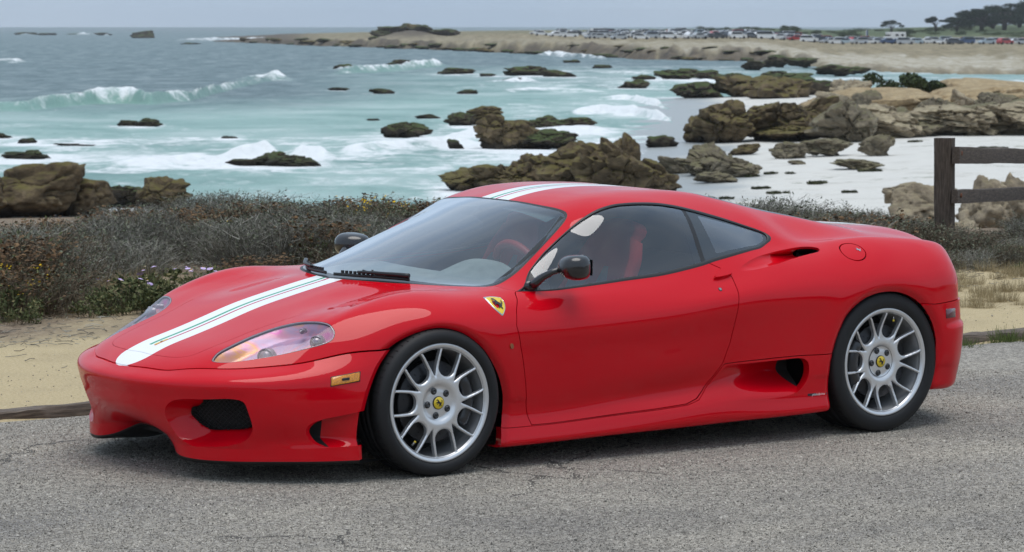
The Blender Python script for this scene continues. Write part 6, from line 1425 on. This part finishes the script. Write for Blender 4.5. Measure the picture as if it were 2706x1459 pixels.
PL = {'twig': ('shrub', 'bare grey twiggy shrub on the bank beyond the path', 'shrub', 'grey twiggy shrubs on the bank'), 'twigb': ('shrub', 'brown twiggy shrub with small green leaves on the bank', 'shrub', 'brown leafy shrubs on the bank'), 'rust': ('buckwheat_shrub', 'low shrub covered in rust brown flower heads on the bank', 'shrub', 'rust headed shrubs on the bank'), 'green': ('leafy_plant', 'low bright green leafy plant among the grey shrubs', 'plant', 'green leafy plants on the bank'), 'daisy': ('daisy_plant', 'green leafy plant with lilac daisies at the path edge', 'plant', 'lilac daisies by the path'), 'yellow': ('yellow_flower_plant', 'green plant with small yellow flower clusters on the bank', 'plant', 'yellow flowers on the bank'), 'dry': ('grass_tuft', 'tuft of dry straw coloured grass beside the path', 'grass tuft', 'dry grass tufts beside the path'), 'grass': ('grass_tuft', 'tuft of short green grass at the timber edging', 'grass tuft', 'green grass tufts at the edging')}
_p = np.random.default_rng(5)
def plant(kind, x, y, s=1.0, sz=None, label=None, group=None, dz=0):
    nm, lb, cat, gr = PL[kind]; pr = PROTO[kind][int(_p.integers(len(PROTO[kind])))]
    e = bpy.data.objects.new(nm, None); C.objects.link(e); e.empty_display_size = .1; e.location = (x, y, landz(x, y)-.02+dz); e.rotation_euler = (_p.normal(0,.05), _p.normal(0,.05), _p.uniform(0, 6.28)); e.scale = (s, s, sz or s)
    for pn, me in pr:
        o = bpy.data.objects.new(pn, me); C.objects.link(o); o.parent = e; o['kind'] = 'stuff'
    tag(e, label or lb, cat, group or gr); return e
def plant_at(kind, px, D, **k): x, y, _ = spot(px, D); return plant(kind, x, y, **k)
# the scrub bank: mounds of one kind each, thinned towards the path
MOUND = [(40,24.6,.9,'twig'),(150,26.4,.9,'rust'),(330,25.4,1.0,'twig'),(300,27.4,.9,'rust'),(470,26.9,.8,'rust'),(560,25.0,.9,'twig'),(700,24.6,.8,'twig'),(760,26.0,1.0,'twig'),(640,27.6,.9,'rust'),(900,27.2,1.1,'twigb'),(880,24.8,.8,'twigb'),(1020,26.0,.9,'twig'),(1100,28.0,1.0,'rust'),(820,28.6,1.0,'twig'),(1180,26.6,.9,'twigb'),(1000,29.4,1.0,'rust'),(600,29.2,.9,'twig'),(400,28.8,.8,'twig'),(180,28.6,.8,'twig'),(0,27.6,.8,'rust')]
MOUND = [(d, float(lat(p, d)), r_, k) for p, d, r_, k in MOUND]
for k in range(34):
    d_ = _p.uniform(24.6, 29.8); l_ = _p.uniform(-.2, 6.6) if k < 26 else _p.uniform(-7.2, -4.6); MOUND.append((d_, l_, _p.uniform(.7,1.1), str(_p.choice(['twig','twig','twigb','rust']))))
for D in np.arange(22.8, 30.4, .50):
    for L in np.arange(-6.8, 6.6, .50):
        d, l = D+_p.uniform(-.22,.22), L+_p.uniform(-.22,.22); px = 1353+l/d*FPX; x, y = at_dl(d, l)
        near_edge = 23.4 if px < 1300 else (24.2 if px < 2300 else 25.4)
        if px < 520: near_edge = 24.0
        if d < near_edge+_p.uniform(-.4,.5) or y < 5.2: continue
        if abs(px-(350+45*(d-22))) < 95 and d < 25.2: continue
        dm = [np.hypot(d-m_[0], l-m_[1])/m_[2] for m_ in MOUND]; k_ = int(np.argmin(dm)); f_ = dm[k_]
        if f_ > 1.05 and _p.random() < .55: continue
        kind = MOUND[k_][3] if _p.random() < .85 else str(_p.choice(['twig','twigb','rust','yellow'], p=[.4,.3,.22,.08]))
        hgt = (.46+.62*max(0, 1-f_*f_))*(1-.14*float(sst((d-26)/3))); sc = _p.uniform(.95, 1.2)*(.8+.25*max(0, 1-f_))
        if px < 260 and d > 26: hgt *= .72
        if px > 2150: hgt *= .92
        plant(kind, float(x), float(y), sc, hgt*_p.uniform(.9,1.12))
# named clumps near the path
for px, D, k, s in ((20,20.9,'rust',.9),(75,21.5,'yellow',1.0),(10,21.7,'rust',1.2),(-50,21.0,'yellow',1.1),(95,22.3,'twigb',1.2),(40,22.6,'rust',1.2),(130,23.2,'twig',1.0),(60,23.6,'yellow',1.0),(-60,22.4,'rust',1.2),(30,20.5,'green',.6),(110,21.3,'twigb',.8),(-20,23.2,'twigb',1.1)): plant_at(k, px, D, s=s)
for px, D, s in ((350,21.2,.8),(420,21.5,.95),(490,22.0,.85)): plant_at('daisy', px, D, s=s, sz=s*.9)
for px, D, s in ((260,21.1,.7),(310,21.5,.7),(460,21.1,.6),(540,22.5,.6),(620,23.0,.7),(720,23.2,.65),(830,23.5,.6)): plant_at('green', px, D, s=s, sz=s*.85)
for px, D, s in ((980,27.5,1.2),(1010,27.9,1.2),(560,26.4,.9),(195,26.6,.9),(950,27.2,1.0)): plant_at('yellow', px, D, s=s, sz=s*1.1)
for k in range(64):
    px, D = _p.uniform(2440, 2760), _p.uniform(21.6, 25.4); plant_at('dry', px, D, s=_p.uniform(.32,.62))
for k in range(16): plant_at(str(_p.choice(['twig','twigb','green'])), _p.uniform(2440, 2760), _p.uniform(24.4, 26.4), s=_p.uniform(.5,.8), sz=_p.uniform(.35,.6))
for k in range(14): plant_at('dry', _p.uniform(140, 420), _p.uniform(21.2, 24.6), s=_p.uniform(.5,.9))
for k in range(16): plant('grass', _p.uniform(-2.6,-.9), _p.uniform(1.86,1.98), .8+_p.uniform(0,.5))
for k in range(14): plant('grass', _p.uniform(4.0,6.4), _p.uniform(1.52,1.66), .7+_p.uniform(0,.5), label='tuft of short green grass in the road edge below the log', group='grass tufts in the road edge', dz=.03)
# loose litter of twigs and pebbles on the soil
def litter():
    r = np.random.default_rng(77); n = 4200; D = r.uniform(17.6, 25.5, n); px = r.uniform(-150, 2850, n); L = (px-1353)/FPX*D; xy = CXY+D[:,None]*ED+L[:,None]*EL; keep = (xy[:,1] > 2.05) & ((xy[:,1] > 4.6) | (r.random(n) < .05)); xy = xy[keep]; n = len(xy)
    z = land(xy[:,0], xy[:,1])+.006; a = r.uniform(0, 6.28, n); l = r.uniform(.03,.14,n); d = np.stack([np.cos(a)*l, np.sin(a)*l, r.normal(0,.008,n)], 1); b = np.concatenate([xy, z[:,None]], 1)
    P = np.stack([b, b+d*.5+r.normal(0,.006,(n,3)), b+d], 1); v, f = ribbons(P, np.full((n,3), .0022)); o = mesh_np('ground_litter', v, f, TWIG, None, smooth=False); o['kind'] = 'stuff'
    n = 2600; x = r.uniform(-7, 9, n); y = 1.95+r.gamma(1.6, .9, n); s = r.uniform(.002,.006,n)*(1+1.2*(r.random(n) < .04)); z = land(x, y); V0 = np.array([[1,0,0],[-1,0,0],[0,1,0],[0,-1,0],[0,0,.7],[0,0,-.7]], float); Fo = np.array([[0,2,4],[2,1,4],[1,3,4],[3,0,4],[2,0,5],[1,2,5],[3,1,5],[0,3,5]])
    V = V0[None]*s[:,None,None]*r.uniform(.6,1.3,(n,1,3))+np.stack([x, y, z+s*.3], 1)[:,None]; F = Fo[None]+6*np.arange(n)[:,None,None]; o = mesh_np('pebbles', V.reshape(-1,3), F.reshape(-1,3), m_plant('pebble_stone', [(0,(.20,.17,.13)),(.6,(.38,.34,.27)),(1,(.55,.52,.46))]), None, smooth=False); o['kind'] = 'stuff'
litter()
# seaweed on the sand
WEED = m_plant('seaweed', [(0,(.018,.022,.010)),(.6,(.05,.056,.024)),(1,(.11,.11,.05))])
for k, (px, row, w) in enumerate(((2010,490,60),(2060,503,50),(1900,515,60),(2245,505,40),(2170,480,70),(2300,452,50),(2060,452,60),(1990,457,50),(2530,430,60),(1830,520,80),(2420,380,50),(2620,400,60))):
    D = rd(row, -3.7); r = np.random.default_rng(300+k); W_ = w/FPX*D; e = bpy.data.objects.new('seaweed_clump', None); C.objects.link(e); x, y, _ = spot(px, D); e.location = (x, y, landz(x, y)); e.rotation_euler = (0,0,-YAW)
    pads = [(r.uniform(-.5,.5)*W_, r.uniform(-.3,.3)*W_, .03, W_*.22, W_*.2, .035+.03*(w > 60)) for _ in range(6)]; V, F = leaf_cloud(r, pads, .055, 130); o = mesh_np('fronds', V, F, WEED, e, smooth=False)
    tag(e, 'dark clump of washed up seaweed lying on the white sand', 'seaweed', 'seaweed clumps on the sand')
# dark bush on the crown of the long outcrop
r = np.random.default_rng(9)
for k, (px, D, w, h) in enumerate(((2370,196,150,52),(2455,199,90,30))):
    s_ = D/FPX; e = empty('shrub', spot(px, D, CAMP[2]-(238-70.5)/FPX*D), -YAW); pads = [(r.uniform(-.42,.42)*w*s_, r.uniform(-.2,.2)*w*s_, h*s_*r.uniform(.1,.6), w*s_*.2, w*s_*.2, h*s_*.3) for _ in range(9)]
    V, F = leaf_cloud(r, pads, .12, 260); mesh_np('foliage', V, F, BUSH, e, smooth=False); obj_vf('stem', tube_vf([(0,0,-.5),(0,0,.4)], .08, 6), BARK, e); tag(e, 'large dark bush on the sandy crown of the long outcrop' if k == 0 else 'small dark bush beside the large bush on the outcrop crown', 'bush')
# scrub on the bank across the road
for k in range(80):
    x = _p.uniform(-60, 40); y = -15-abs(_p.normal(0, 12)); 
    s_ = _p.uniform(2.0, 4.5); plant('twigb' if _p.random() < .5 else 'rust', x, y, s_, s_*.8, label='wind clipped shrub on the bank across the road', group='shrubs across the road')

# ================================================================ PLACE: sea air
hz = mesh_np('haze', *box_vf((CXY[0]+950*ED[0], CXY[1]+950*ED[1], 14.0), (9000, 9000, 41.0)), None, None, smooth=False); hz['kind'] = 'stuff'
hm = bpy.data.materials.new('sea_air'); hm.use_nodes = True; hm.node_tree.nodes.clear(); _o = hm.node_tree.nodes.new('ShaderNodeOutputMaterial'); _v = hm.node_tree.nodes.new('ShaderNodeVolumePrincipled')
_v.inputs['Color'].default_value = (.93,.965,1.0,1); _v.inputs['Density'].default_value = .00009; _v.inputs['Anisotropy'].default_value = .3
hm.node_tree.links.new(_v.outputs[0], _o.inputs['Volume']); hz.data.materials.append(hm)
